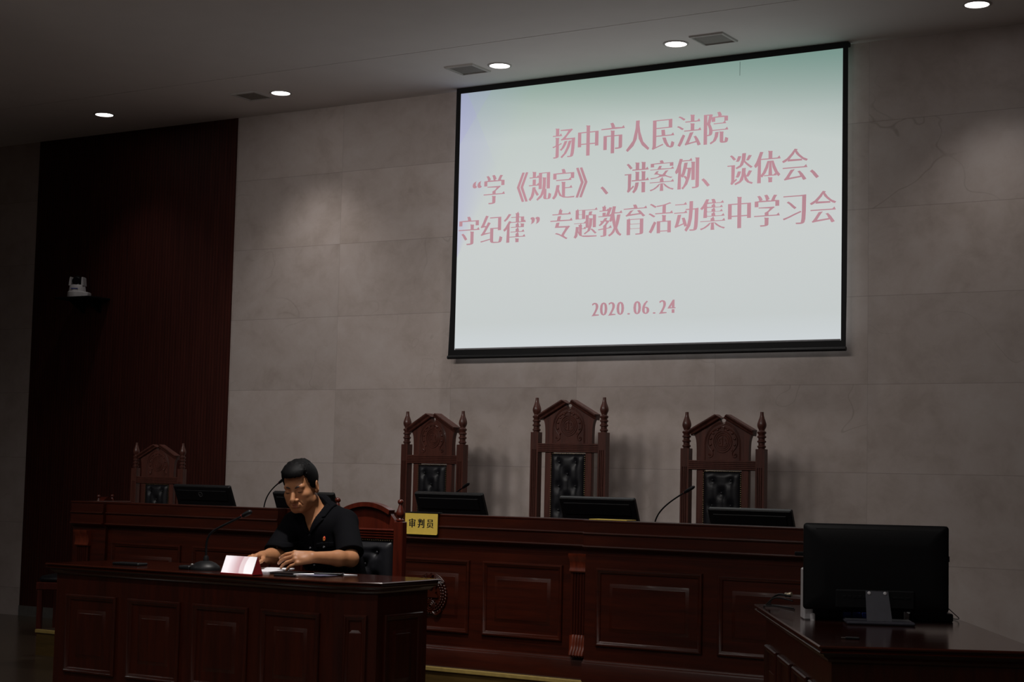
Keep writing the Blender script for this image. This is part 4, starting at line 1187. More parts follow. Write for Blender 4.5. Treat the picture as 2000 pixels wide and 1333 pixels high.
    b = MB(); b.bbox(-0.160, 0.075, -0.085, 0.085, 0.0, 0.070, 0.004); b.build('case', M_BLACK, t)
    b = MB(); b.bbox(-0.156, -0.098, -0.088, -0.084, 0.006, 0.060, 0.002); b.build('end_plate', M_GREYP, t)
    for i, x in enumerate((-0.046, -0.012, 0.022)):
        b = MB(); b.bbox(x, x + 0.030, -0.093, -0.084, 0.006, 0.028, 0.002); b.build('blue_socket', M_BLUE, t)
    t = thing('adapter_box', 'small beige adapter beside the black computer case under the monitor', 'adapter', on_desk(0.415, 1.06), RA)
    b = MB(); b.bbox(-0.030, 0.028, -0.03, 0.03, 0.0, 0.052, 0.004); b.build('case', M_BLACK, t)
    b = MB(); b.bbox(0.020, 0.030, -0.033, -0.028, 0.0, 0.045, 0.001); b.build('corner_strip', M_CREAM, t)
    t = thing('cable_box', 'flat black box with papers on it at the right under the monitor', 'box', on_desk(0.545, 1.13), RA)
    b = MB(); b.bbox(-0.085, 0.075, -0.07, 0.07, 0.0, 0.030, 0.004); b.build('case', M_BLACK, t)
    b = MB(); b.bbox(-0.080, 0.055, -0.068, 0.06, 0.0305, 0.034, 0.001); b.build('lid_sheet', M_GREYP, t)
    def cable(name, label, pts, r=0.0028, mat=M_BLACK, group='loose black cables on the computer desk'):
        P = [Vector(on_desk(u, v, 0.76 + z)) for u, v, z in pts]
        c = Vector((P[0].x, P[0].y, 0.76))
        Q = []
        for i in range(len(P) - 1):
            p0 = P[max(i - 1, 0)]; p1 = P[i]; p2 = P[i + 1]; p3 = P[min(i + 2, len(P) - 1)]
            for k in range(8):
                s = k / 8
                Q.append(0.5 * ((2 * p1) + (p2 - p0) * s + (2 * p0 - 5 * p1 + 4 * p2 - p3) * s * s + (3 * p1 - p0 - 3 * p2 + p3) * s ** 3))
        Q.append(P[-1])
        b = MB(Matrix.Translation(-c)); b.tube(Q, r, 8)
        o = b.build(name, mat, None, 60); o.location = c
        return tag(o, label, 'cable', group)
    cable('cable', 'black cable looping highest at the left edge of the computer desk', [(0.045, 1.16, 0.055), (-0.01, 1.22, 0.062), (-0.035, 1.34, 0.030), (-0.015, 1.50, 0.016), (0.03, 1.50, 0.012)])
    cable('cable', 'black cable lying farthest out over the left corner of the computer desk', [(0.045, 1.13, 0.030), (0.0, 1.28, 0.026), (-0.022, 1.45, 0.014), (-0.02, 1.62, 0.004), (0.02, 1.64, 0.004), (0.08, 1.42, 0.004)])
    cable('cable', 'thick black cable with a metal plug beside the ivory case', [(0.040, 1.20, 0.070), (0.0, 1.24, 0.072), (-0.02, 1.33, 0.045), (-0.012, 1.48, 0.012)], 0.0045)
    cable('cable', 'thin black cable looping out past the right edge of the monitor', [(0.60, 1.05, 0.050), (0.625, 1.07, 0.030), (0.648, 1.10, 0.012), (0.650, 1.16, 0.004), (0.640, 1.22, 0.003)], 0.0016)
    o = MB(); o.lathe([(0.009, 0.0), (0.009, 0.006), (0.0075, 0.008), (0.0075, 0.014), (0.009, 0.016), (0.009, 0.026)], (0, 0, 0), 14)
    o.M = Matrix.Identity(4)
    p = o.build('cable_plug', M_GOLDC); p.location = on_desk(0.025, 1.235, 0.832); p.rotation_euler = (math.radians(82), 0, RA + math.radians(60))
    tag(p, 'ribbed metal plug on the cables beside the ivory case', 'plug')
    t = thing('usb_stick', 'small dark glinting stick lying on the bare front of the computer desk', 'stick', on_desk(0.125, 0.25), RA - math.radians(10))
    b = MB(); b.bbox(-0.010, 0.035, -0.008, 0.008, 0.0, 0.008, 0.002); b.build('body', M_BLACK, t)
    b = MB(); b.bbox(-0.024, -0.009, -0.006, 0.006, 0.0015, 0.0065, 0.001); b.build('metal_plug', M_CHROME, t)
computer()
# ------------------------------------------------------------------ smooth solids for the figure
class Field:
    """distance field on a grid; primitives are blended in, the zero surface is meshed as one closed skin"""
    def __init__(self, lo, hi, h):
        self.lo = np.array(lo, float); self.h = h
        self.n = np.ceil((np.array(hi, float) - self.lo) / h).astype(int) + 1
        self.d = np.full(self.n, 0.5, np.float32)
    def _win(self, lo, hi, m):
        i0 = np.maximum(0, np.floor((np.array(lo) - m - self.lo) / self.h).astype(int))
        i1 = np.minimum(self.n, np.ceil((np.array(hi) + m - self.lo) / self.h).astype(int) + 1)
        return i0, i1
    def _pts(self, i0, i1):
        ax = [self.lo[k] + self.h * np.arange(i0[k], i1[k]) for k in range(3)]
        return np.meshgrid(*ax, indexing='ij')
    def _put(self, i0, i1, d, k, op):
        s = tuple(slice(a, b) for a, b in zip(i0, i1))
        g = self.d[s]
        if op == 'cut':
            d = -d
            if k > 0:
                t = np.clip(0.5 - 0.5 * (d - g) / k, 0, 1); self.d[s] = d * (1 - t) + g * t + k * t * (1 - t)
            else: self.d[s] = np.maximum(g, d)
        else:
            if k > 0:
                t = np.clip(0.5 + 0.5 * (d - g) / k, 0, 1); self.d[s] = d * (1 - t) + g * t - k * t * (1 - t)
            else: self.d[s] = np.minimum(g, d)
    def cap(self, a, b, ra, rb, k=0.01, op='add', flat=None):
        a = np.array(a, float); b = np.array(b, float); R = max(ra, rb)
        i0, i1 = self._win(np.minimum(a, b) - R, np.maximum(a, b) + R, k + 4 * self.h + 0.02)
        if (i1 <= i0).any(): return self
        X, Y, Z = self._pts(i0, i1)
        ab = b - a; L = max(ab @ ab, 1e-12)
        t = np.clip(((X - a[0]) * ab[0] + (Y - a[1]) * ab[1] + (Z - a[2]) * ab[2]) / L, 0, 1)
        dx, dy, dz = X - a[0] - t * ab[0], Y - a[1] - t * ab[1], Z - a[2] - t * ab[2]
        if flat is not None:                       # squash along a direction: (direction, factor)
            f, q = np.array(flat[0], float), flat[1]; f = f / np.linalg.norm(f)
            p = dx * f[0] + dy * f[1] + dz * f[2]
            dx, dy, dz = dx + (q - 1) * p * f[0], dy + (q - 1) * p * f[1], dz + (q - 1) * p * f[2]
        self._put(i0, i1, (np.sqrt(dx * dx + dy * dy + dz * dz) - (ra + t * (rb - ra))).astype(np.float32), k, op)
        return self
    def ell(self, c, r, k=0.01, op='add', R=None):
        c = np.array(c, float); r = np.array(r, float); m = r.max()
        i0, i1 = self._win(c - m, c + m, k + 4 * self.h + 0.02)
        if (i1 <= i0).any(): return self
        X, Y, Z = self._pts(i0, i1)
        P = [X - c[0], Y - c[1], Z - c[2]]
        if R is not None:
            R = np.array(R); P = [R[0, j] * P[0] + R[1, j] * P[1] + R[2, j] * P[2] for j in range(3)]
        k0 = np.sqrt(sum((P[j] / r[j]) ** 2 for j in range(3)))
        k1 = np.sqrt(sum((P[j] / r[j] ** 2) ** 2 for j in range(3))) + 1e-9
        self._put(i0, i1, (k0 * (k0 - 1) / k1).astype(np.float32), k, op)
        return self
    def fn(self, lo, hi, f, k=0.0, op='add'):
        i0, i1 = self._win(lo, hi, 0)
        X, Y, Z = self._pts(i0, i1)
        self._put(i0, i1, f(X, Y, Z).astype(np.float32), k, op)
        return self
    def mesh(self):
        d = self.d
        ins = d < 0
        nx, ny, nz = d.shape
        c = np.zeros((nx - 1, ny - 1, nz - 1), np.int8)
        for i in (0, 1):
            for j in (0, 1):
                for k in (0, 1):
                    c += ins[i:nx - 1 + i, j:ny - 1 + j, k:nz - 1 + k]
        act = (c > 0) & (c < 8)
        idx = np.argwhere(act)
        lin = np.full(act.shape, -1, np.int32)
        lin[act] = np.arange(len(idx))
        acc = np.zeros((len(idx), 3)); cnt = np.zeros(len(idx))
        E = []
        for a in range(3):
            o1, o2 = [x for x in range(3) if x != a]
            for p in (0, 1):
                for q in (0, 1):
                    v0 = np.zeros(3, int); v0[o1] = p; v0[o2] = q
                    v1 = v0.copy(); v1[a] = 1
                    A = d[tuple((idx + v0).T)].astype(float); B = d[tuple((idx + v1).T)].astype(float)
                    m = (A < 0) != (B < 0)
                    t = np.where(m, A / np.where(np.abs(A - B) < 1e-12, 1, A - B), 0)
                    P = np.repeat(v0[None].astype(float), len(idx), 0); P[:, a] += t
                    acc[m] += P[m]; cnt[m] += 1
        V = self.lo + self.h * (idx + acc / np.maximum(cnt, 1)[:, None])
        F = []
        for a in range(3):
            sl0 = [slice(None)] * 3; sl1 = [slice(None)] * 3
            sl0[a] = slice(0, -1); sl1[a] = slice(1, None)
            s0 = ins[tuple(sl0)]; s1 = ins[tuple(sl1)]
            e = np.argwhere(s0 != s1)
            o1, o2 = (a + 1) % 3, (a + 2) % 3
            ok = (e[:, o1] > 0) & (e[:, o2] > 0) & (e[:, o1] < d.shape[o1] - 1) & (e[:, o2] < d.shape[o2] - 1)
            e = e[ok]
            flip = s0[tuple(e.T)]
            def g(p, q):
                z = e.copy(); z[:, o1] -= p; z[:, o2] -= q
                return lin[tuple(z.T)]
            q = np.stack([g(1, 1), g(0, 1), g(0, 0), g(1, 0)], 1)
            q[~flip] = q[~flip][:, ::-1]
            F.append(q)
        return V, np.concatenate(F)
    def build(self, name, mats, parent, relax=1, off=None):
        V, F = self.mesh()
        # light smoothing of the skin
        for _ in range(relax):
            S = np.zeros_like(V); n = np.zeros(len(V))
            for i in range(4):
                a, b = F[:, i], F[:, (i + 1) % 4]
                for k in range(3):
                    S[:, k] += np.bincount(a, V[b, k], len(V)) + np.bincount(b, V[a, k], len(V))
                n += np.bincount(a, minlength=len(V)) + np.bincount(b, minlength=len(V))
            V = 0.45 * V + 0.55 * S / np.maximum(n, 1)[:, None]
        off = np.array(parent.location) if off is None else np.array(off)
        me = bpy.data.meshes.new(name)
        me.vertices.add(len(V)); me.vertices.foreach_set('co', (V - off).astype(np.float32).ravel())
        me.loops.add(len(F) * 4); me.loops.foreach_set('vertex_index', F.astype(np.int32).ravel())
        me.polygons.add(len(F)); me.polygons.foreach_set('loop_start', np.arange(0, len(F) * 4, 4, dtype=np.int32))
        me.update(calc_edges=True); me.validate()
        for m in (mats if isinstance(mats, list) else [mats]): me.materials.append(m)
        me.shade_smooth()
        ob = bpy.data.objects.new(name, me); COL.objects.link(ob)
        if parent: ob.parent = parent
        return ob

def skin_mat():
    t = NT('tan_skin'); b = t.b
    n = t.noise(t.coord(), 22, 4, 0.6); f = t.noise(t.coord(), 160, 3)
    c = t.ramp(n, [(0.3, (0.37, 0.165, 0.075)), (0.7, (0.45, 0.212, 0.102))])
    t.link(t.mix(t.math('MULTIPLY', f, 0.25), c, (0.33, 0.125, 0.058)), b.inputs['Base Color'])
    b.inputs['Roughness'].default_value = 0.5; b.inputs['Specular IOR Level'].default_value = 0.35
    t.bump(f, 0.12, 0.0006)
    return t.m
M_SKIN = skin_mat()
M_LIP = plain('lip_skin', (0.33, 0.10, 0.06), 0.45, var=0.1)
M_NAIL = plain('finger_nail', (0.50, 0.29, 0.22), 0.35, var=0.05)
M_HAIR = plain('black_hair', (0.003, 0.0028, 0.003), 0.6, spec=0.12, var=0.5, scale=180, bump=0.6)
M_BROW = plain('eyebrow_hair', (0.035, 0.020, 0.014), 0.7, var=0.3, scale=200)
def cloth_mat(name, col):
    t = NT(name); b = t.b
    w = t.noise(t.coord((1, 1, 1)), 9, 5, 0.6, 0.6); f = t.noise(t.coord(), 420, 2)
    t.link(t.ramp(w, [(0.3, tuple(c * 0.85 for c in col)), (0.7, tuple(c * 1.15 for c in col))]), b.inputs['Base Color'])
    b.inputs['Roughness'].default_value = 0.85; b.inputs['Specular IOR Level'].default_value = 0.06
    b.inputs['Sheen Weight'].default_value = 0.0
    t.bump(t.math('ADD', t.math('MULTIPLY', w, 0.8), t.math('MULTIPLY', f, 0.2)), 0.35, 0.006)
    return t.m
M_SHIRT = cloth_mat('dark_navy_cloth', (0.0032, 0.0032, 0.0044))
M_TROUS = cloth_mat('black_trouser_cloth', (0.006, 0.006, 0.008))

def man():
    root = thing('person', 'man in a dark short-sleeved shirt seated at the desk reading papers', 'person', (0.88, -2.85, 0))
    # ---- head frame
    hs = 1.06
    hc = np.array((0.843, -3.13, 1.188)); yaw, pit, rol = 0.235, 0.30, -0.09
    cy, sy, cp, sp, cr, sr = math.cos(yaw), math.sin(yaw), math.cos(pit), math.sin(pit), math.cos(rol), math.sin(rol)
    HM = np.array([[cy, -sy, 0], [sy, cy, 0], [0, 0, 1]]) @ np.diag([1, -1, 1.0]) @ np.array([[1, 0, 0], [0, cp, sp], [0, -sp, cp]]) @ np.array([[cr, 0, sr], [0, 1, 0], [-sr, 0, cr]])
    H = lambda p: hc + hs * (HM @ np.array(p, float))
    inv = np.linalg.inv(HM)
    def hloc(X, Y, Z):
        P = [X - hc[0], Y - hc[1], Z - hc[2]]
        return [(inv[i, 0] * P[0] + inv[i, 1] * P[1] + inv[i, 2] * P[2]) / hs for i in range(3)]
    hr = lambda *r: [x * hs for x in r]
    # ---- joints
    neck0 = np.array((0.872, -3.035, 1.055)); chest = np.array((0.880, -2.965, 0.90)); belly = np.array((0.885, -2.87, 0.75)); pelv = np.array((0.89, -2.80, 0.605))
    shL, shR = np.array((1.035, -2.985, 1.000)), np.array((0.735, -3.045, 0.985))
    elL, elR = np.array((1.222, -3.180, 0.825)), np.array((0.775, -3.235, 0.820))
    wrL, wrR = np.array((1.148, -3.400, 0.836)), np.array((0.846, -3.425, 0.828))
    # ---- skin: one continuous body
    B = Field((0.50, -3.66, 0.40), (1.40, -2.62, 1.38), 0.0032)
    B.ell(pelv, (0.165, 0.12, 0.13)).ell(belly, (0.145, 0.105, 0.15), 0.06).ell(chest, (0.160, 0.105, 0.16), 0.06)
    B.cap(shR + (0.02, 0.01, 0.0), shL - (0.02, -0.01, 0.0), 0.055, 0.055, 0.05)
    B.ell((0.885, -3.01, 0.975), (0.115, 0.080, 0.085), 0.05)
    B.cap(neck0 + (0, 0.02, -0.04), H((0, -0.020, -0.045)), 0.062, 0.056, 0.03)
    B.cap(neck0 + (0.004, 0.03, -0.01), shL + (-0.07, 0.02, 0.0), 0.045, 0.035, 0.03).cap(neck0 + (0, 0.03, -0.01), shR + (0.07, 0.02, 0.0), 0.045, 0.035, 0.03)
    for s, e, w in ((shL, elL, wrL), (shR, elR, wrR)):
        B.cap(s, e, 0.050, 0.038, 0.03)
        m = e + (w - e) * 0.33
        B.cap(e, m, 0.037, 0.038, 0.02).cap(m, w, 0.038, 0.027, 0.02)
    # skull and face
    Rh = HM
    B.ell(H((0, -0.012, 0.030)), hr(0.076, 0.096, 0.083), 0.02, R=Rh)
    B.ell(H((0, 0.020, -0.030)), hr(0.067, 0.070, 0.082), 0.02, R=Rh)
    B.ell(H((0, 0.030, -0.072)), hr(0.056, 0.056, 0.044), 0.02, R=Rh)
    B.cap(H((-0.014, 0.070, -0.100)), H((0.014, 0.070, -0.100)), 0.019 * hs, 0.019 * hs, 0.02)
    for k in (-1, 1):
        B.cap(H((k * 0.055, -0.01, -0.070)), H((k * 0.022, 0.060, -0.098)), 0.017 * hs, 0.015 * hs, 0.022)      # jaw line
        B.ell(H((k * 0.044, 0.056, -0.030)), hr(0.022, 0.022, 0.018), 0.022, R=Rh)                               # cheek bone
        B.ell(H((k * 0.040, 0.052, -0.062)), hr(0.022, 0.024, 0.026), 0.02, R=Rh)
    B.cap(H((-0.040, 0.072, 0.014)), H((0.040, 0.072, 0.014)), 0.013 * hs, 0.013 * hs, 0.014)                    # brow
    B.ell(H((0, 0.072, -0.073)), hr(0.034, 0.026, 0.028), 0.014, R=Rh)                                            # muzzle
    for k in (-1, 1):
        B.ell(H((k * 0.032, 0.096, -0.006)), hr(0.019, 0.017, 0.0105), 0.010, 'cut', R=Rh)
        B.ell(H((k * 0.032, 0.0735, -0.007)), hr(0.0165, 0.0125, 0.0105), 0.005, R=Rh)
        B.cap(H((k * 0.019, 0.090, -0.050)), H((k * 0.034, 0.080, -0.078)), 0.0022, 0.002, 0.006, 'cut')         # fold to the mouth
    B.cap(H((0, 0.083, 0.004)), H((0, 0.1085, -0.040)), 0.0085 * hs, 0.0125 * hs, 0.010)                          # nose
    B.ell(H((0, 0.112, -0.044)), hr(0.012, 0.0105, 0.0105), 0.006, R=Rh)
    for k in (-1, 1): B.ell(H((k * 0.0145, 0.0965, -0.0475)), hr(0.0095, 0.011, 0.0085), 0.005, R=Rh)
    for k in (-1, 1): B.ell(H((k * 0.007, 0.101, -0.0565)), hr(0.0042, 0.0055, 0.004), 0.003, 'cut', R=Rh)
    B.cap(H((-0.002, 0.104, -0.058)), H((0.002, 0.102, -0.063)), 0.003, 0.003, 0.004, 'cut')
    B.cap(H((-0.020, 0.091, -0.0715)), H((0.020, 0.091, -0.0715)), 0.006 * hs, 0.006 * hs, 0.006).cap(H((-0.016, 0.0915, -0.081)), H((0.016, 0.0915, -0.081)), 0.0068 * hs, 0.0068 * hs, 0.006)
    B.cap(H((-0.024, 0.102, -0.0762)), H((0.024, 0.102, -0.0762)), 0.0022, 0.0022, 0.003, 'cut')
    B.cap(H((-0.014, 0.097, -0.0925)), H((0.014, 0.097, -0.0925)), 0.004, 0.004, 0.008, 'cut')
    for k in (-1, 1):                                                                                             # ears
        ear = np.array([[math.cos(0.35 * k), math.sin(0.35 * k), 0], [-math.sin(0.35 * k), math.cos(0.35 * k), 0], [0, 0, 1]])
        Re = Rh @ ear
        B.ell(H((k * 0.079, -0.018, -0.012)), hr(0.0085, 0.019, 0.032), 0.006, R=Re)
        B.ell(H((k * 0.076, -0.010, -0.034)), hr(0.009, 0.011, 0.013), 0.006, R=Re)
        B.ell(H((k * 0.0885, -0.013, -0.010)), hr(0.0055, 0.0105, 0.019), 0.004, 'cut', R=Re)
    # hands
    nails = []
    def hand(w, d, up, side, curl, spread, thumb):
        """d: towards the fingers, up: back of the hand, side: towards the thumb"""
        d = np.array(d, float); d /= np.linalg.norm(d); up = np.array(up, float); up -= d * (up @ d); up /= np.linalg.norm(up)
        s = np.cross(up, d) * side
        s /= np.linalg.norm(s)
        lens = [(0.044, 0.026, 0.021), (0.049, 0.030, 0.022), (0.045, 0.028, 0.022), (0.035, 0.021, 0.019)]
        rad = [0.0098, 0.0100, 0.0095, 0.0086]
        for i in range(4):
            o = (1.5 - i) * 0.0205
            k0 = w + d * (0.089 - 0.004 * abs(i - 1) - (0.007 if i == 3 else 0)) + s * (o * 1.05) + up * (0.003 - 0.0022 * abs(i - 1.2))
            B.cap(w + d * 0.012 + s * o * 0.62, k0, 0.0165, 0.0118, 0.012)
            B.ell(k0 + up * 0.003, (0.0105, 0.0105, 0.0105), 0.006)
            p = k0; ang = 0.0
            for j in range(3):
                ang += curl[i][j]
                v = d * math.cos(ang) - up * math.sin(ang) + s * spread * (1.5 - i)
                v /= np.linalg.norm(v)
                q = p + v * lens[i][j]
                r0, r1 = rad[i] * (1 - 0.07 * j), rad[i] * (1 - 0.07 * (j + 1))
                B.cap(p, q, r0, r1, 0.0035)
                if j == 2:
                    nu = up * math.cos(ang) + d * math.sin(ang)
                    nails.append((q - v * 0.004 + nu * (r1 * 0.72), v, nu, r1))
                p = q
        B.ell(w + d * 0.045 - up * 0.008, (0.032, 0.032, 0.018), 0.015)
        B.cap(w, w + d * 0.02, 0.025, 0.022, 0.015, flat=(up, 1.3))
        t0 = w + d * 0.026 + s * 0.022 - up * 0.008
        td = [np.array(x[0] * d + x[1] * s + x[2] * up) for x in thumb]
        p = t0; L = (0.040, 0.032, 0.026); r = (0.0150, 0.0108, 0.0100, 0.0085)
        for j in range(3):
            v = td[j] / np.linalg.norm(td[j]); q = p + v * L[j]
            B.cap(p, q, r[j], r[j + 1], 0.008 if j == 0 else 0.004); p = q
        return s
    hand(wrL, (-0.74, -0.62, -0.06), (0.50, -0.62, 0.62), 1 if np.cross(np.array((0.50, -0.62, 0.62)), np.array((-0.74, -0.62, -0.10)))[2] > 0 else -1,
         [(0.35, 0.40, 0.25), (0.40, 0.42, 0.28), (0.42, 0.42, 0.28), (0.42, 0.42, 0.25)], 0.05, [(0.75, 0.45, -0.5), (0.95, 0.05, -0.4), (1.0, -0.1, -0.35)])
    hand(wrR, (0.06, -1.0, -0.04), (-0.25, -0.10, 1.0), -1 if np.cross(np.array((-0.25, -0.10, 1.0)), np.array((0.06, -1.0, -0.14)))[0] < 0 else 1,
         [(0.22, 0.35, 0.2), (0.24, 0.38, 0.2), (0.26, 0.38, 0.2), (0.28, 0.38, 0.2)], 0.06, [(0.7, 0.6, -0.3), (0.9, 0.2, -0.3), (1.0, -0.1, -0.3)])
    body = B.build('body', M_SKIN, root, 1)
    # ---- nails, lips, eyes, brows
    for c, v, nu, r in nails:
        R = np.stack([np.cross(v, nu), v, nu], 1)
        b = MB(Matrix.Translation(-Vector(root.location))); b.ell(tuple(c), (r * 0.70, r * 0.95, r * 0.30), 10, 6, Matrix(R.tolist()))
        b.build('fingernail', M_NAIL, body)
    MH = Matrix.Translation(-Vector(root.location)) @ Matrix([list(hs * HM[i]) + [hc[i]] for i in range(3)] + [[0, 0, 0, 1]])
    b = MB(MH)
    b.tube([(-0.023, 0.0885, -0.0755), (-0.012, 0.0960, -0.0705), (-0.004, 0.0985, -0.0695), (0, 0.0985, -0.0705), (0.004, 0.0985, -0.0695), (0.012, 0.0960, -0.0705), (0.023, 0.0885, -0.0755)], [0.0012, 0.0034, 0.0040, 0.0038, 0.0040, 0.0034, 0.0012], 8)
    b.build('upper_lip', M_LIP, body, 60)
    b = MB(MH)
    b.tube([(-0.021, 0.0880, -0.0775), (-0.010, 0.0965, -0.0815), (0, 0.0985, -0.0822), (0.010, 0.0965, -0.0815), (0.021, 0.0880, -0.0775)], [0.0012, 0.0042, 0.0050, 0.0042, 0.0012], 8)
    b.build('lower_lip', M_LIP, body, 60)
    for k in (-1, 1):
        b = MB(MH)
        b.tube([(k * 0.0175, 0.0800, -0.0105), (k * 0.025, 0.0850, -0.0118), (k * 0.033, 0.0855, -0.0126), (k * 0.041, 0.0815, -0.0118), (k * 0.047, 0.0755, -0.0095)], [0.0007, 0.0013, 0.0016, 0.0015, 0.0007], 6); b.build('eyelashes', M_BROW, body, 60)
        b = MB(MH)
        b.tube([(k * 0.013, 0.0875, 0.0105), (k * 0.024, 0.0870, 0.0155), (k * 0.036, 0.0810, 0.0170), (k * 0.047, 0.0705, 0.0130), (k * 0.052, 0.0645, 0.0095)], [0.0028, 0.0046, 0.0042, 0.0028, 0.0010], 8); b.build('eyebrow', M_BROW, body, 60)
    # ---- hair
    Hh = Field((hc - 0.15).tolist(), (hc + 0.165).tolist(), 0.0028)
    Hh.ell(H((0, -0.013, 0.034)), hr(0.0845, 0.103, 0.091), 0.0, R=Rh)
    Hh.ell(H((0, 0.020, 0.075)), hr(0.068, 0.078, 0.048), 0.03, R=Rh)
    rng = np.random.default_rng(3)
    def trim(X, Y, Z):
        x, y, z = hloc(X, Y, Z)
        ax = np.abs(x)
        jag = 0.0025 * np.sin(x * 420 + 2.0 * np.sin(z * 300)) + 0.0018 * np.sin(x * 910 + y * 500)
        front = 0.066 - z + jag - 0.10 * np.clip(y - 0.085, 0, 1) + 3.2 * np.clip(ax - 0.050, 0, 0.02)      # fringe line across the forehead
        side = np.maximum(y - (0.048 - 0.30 * np.clip(0.06 - z, 0, 0.12)) + jag, -0.020 - z)               # temples and sideburns
        nape = np.maximum(y + 0.020 + jag, -0.075 - z)
        keep = np.minimum(np.minimum(front, side), nape)
        return -keep * hs
    Hh.fn((hc - 0.15), (hc + 0.165), trim, 0.006, 'cut')
    for i in range(60):
        a = rng.uniform(0, 2 * math.pi); u = rng.uniform(0.72, 1.0)
        n = np.array((math.cos(a) * math.sqrt(1 - u * u), math.sin(a) * math.sqrt(1 - u * u), u))
        p = np.array((0, -0.013, 0.034)) + n * np.array((0.081, 0.099, 0.087))
        if p[1] > 0.055 and p[2] < 0.075: continue
        q = p + n * rng.uniform(0.004, 0.008) + np.array((rng.uniform(-.004, .004), 0.008, 0))
        Hh.cap(H(p), H(q), 0.007, 0.004, 0.010)
    for i in range(16):
        x = -0.055 + 0.11 * i / 15
        Hh.cap(H((x, 0.074 - 6 * x * x, 0.088)), H((x + rng.uniform(-.004, .004), 0.093 - 8 * x * x, 0.068 + rng.uniform(-.003, .003))), 0.009, 0.0025, 0.006)
    Hh.build('hair', M_HAIR, root, 1)
    # ---- shirt
    S = Field((0.48, -3.36, 0.44), (1.42, -2.60, 1.15), 0.0042)
    S.ell(pelv + (0, 0, 0.02), (0.185, 0.140, 0.12)).ell(belly, (0.172, 0.130, 0.16), 0.07).ell(chest + (0, 0, 0.0), (0.188, 0.128, 0.165), 0.06)
    S.ell((0.885, -3.012, 0.975), (0.130, 0.094, 0.085), 0.05)
    S.cap(shR + (0.012, 0.012, -0.004), shL - (0.012, -0.012, 0.004), 0.062, 0.062, 0.05)
    S.cap(neck0 + (0.010, 0.035, 0.012), shL + (-0.03, 0.02, 0.004), 0.060, 0.058, 0.03).cap(neck0 + (-0.006, 0.035, 0.012), shR + (0.03, 0.02, 0.004), 0.060, 0.056, 0.03)
    for s, e in ((shL, elL), (shR, elR)):
        m = s + (e - s) * 0.90
        S.cap(s, m, 0.060, 0.072, 0.03)
    # a few soft folds
    for a, c, r in (((0.80, -3.03, 0.80), (1.00, -3.02, 0.78), 0.010), ((1.00, -2.98, 0.80), (1.08, -2.92, 0.72), 0.010), ((1.07, -3.04, 0.96), (1.17, -3.13, 0.87), 0.010), ((1.04, -3.06, 0.95), (1.10, -3.11, 0.90), 0.008), ((0.74, -3.10, 0.95), (0.75, -3.20, 0.87), 0.008)):
        S.cap(a, c, r, r * 0.6, 0.030)
    for s, e in ((shL, elL), (shR, elR)):
        ax = (e - s) / np.linalg.norm(e - s); m = s + (e - s) * 0.86; ax = ax + np.array((0.0, 0.1, -0.55)); ax = ax / np.linalg.norm(ax)
        lo = m - 0.12; hi = e + 0.12
        S.fn(lo, hi, lambda X, Y, Z, ax=ax, m=m: -((X - m[0]) * ax[0] + (Y - m[1]) * ax[1] + (Z - m[2]) * (ax[2] - 0.0)) + 0.0 * X + np.where((np.sqrt((X - m[0] - ax[0] * .06) ** 2 + (Y - m[1] - ax[1] * .06) ** 2 + (Z - m[2] - ax[2] * .06) ** 2) < 0.13), 0, 1.0), 0.004, 'cut')
    D0 = S.d.copy()
    # V-neck opening down to the second button and the neck hole
    vb = np.array((0.893, -3.14, 0.935))
    def vcut(X, Y, Z):
        z = Z - vb[2]
        half = 0.004 + 0.40 * z
        cx = vb[0] - 0.10 * z
        d = np.maximum(np.abs(X - cx) - half, -z)
        return np.where(Y < -2.995, d, 1.0)
    S.fn((0.70, -3.30, 0.92), (1.06, -2.97, 1.15), vcut, 0.004, 'cut')
    S.cap(neck0 + (0, 0.02, -0.03), H((0, -0.02, -0.05)), 0.066, 0.066, 0.004, 'cut')
    shirt = S.build('shirt', M_SHIRT, root, 1)
    # collar and lapels lie on the cloth; flaps, placket and buttons too
    def onshirt(name, f, thick, mat=M_SHIRT, lo=(0.66, -3.34, 0.72), hi=(1.16, -2.88, 1.15), k=0.003, relax=1):
        g = Field((0, 0, 0), (0.1, 0.1, 0.1), S.h); g.lo = S.lo; g.n = S.n; g.d = np.full(S.n, 0.5, np.float32)
        i0, i1 = g._win(lo, hi, 0); s = tuple(slice(a, c) for a, c in zip(i0, i1))
        X, Y, Z = g._pts(i0, i1)
        d = np.maximum(D0[s] - thick, -(D0[s] + 0.006))
        g.d[s] = np.maximum(d, f(X, Y, Z).astype(np.float32))
        for ax in range(3):
            e = [slice(None)] * 3; e[ax] = i0[ax]; g.d[tuple(e)] = 0.5
            e[ax] = i1[ax] - 1; g.d[tuple(e)] = 0.5
        return g.build(name, mat, shirt, relax, root.location)
    def lapel(k):
        def f(X, Y, Z):
            z = Z - vb[2]
            cx = vb[0] - 0.10 * z
            inner = 0.004 + 0.40 * z
            u = k * (X - cx)
            w = np.where(z < 0.075, 0.010 + 0.46 * np.clip(z, 0, 1), np.maximum(0.030, 0.044 - 0.10 * (z - 0.075)))
            notch = np.maximum(np.abs(z - 0.088) - 0.0035, 0.030 - (u - inner)) 
            d = np.maximum(np.maximum(inner - 0.004 - u, u - inner - w), -z + 0.002)
            d = np.maximum(d, -notch)
            return np.where(Y < -2.99, d, 0.3)
        return f
    onshirt('lapel', lapel(1), 0.0085)
    onshirt('lapel', lapel(-1), 0.0085)
    nc, nd = neck0 + (0, 0.02, -0.03), H((0, -0.02, -0.05)) - (neck0 + (0, 0.02, -0.03)); nd = nd / np.linalg.norm(nd)
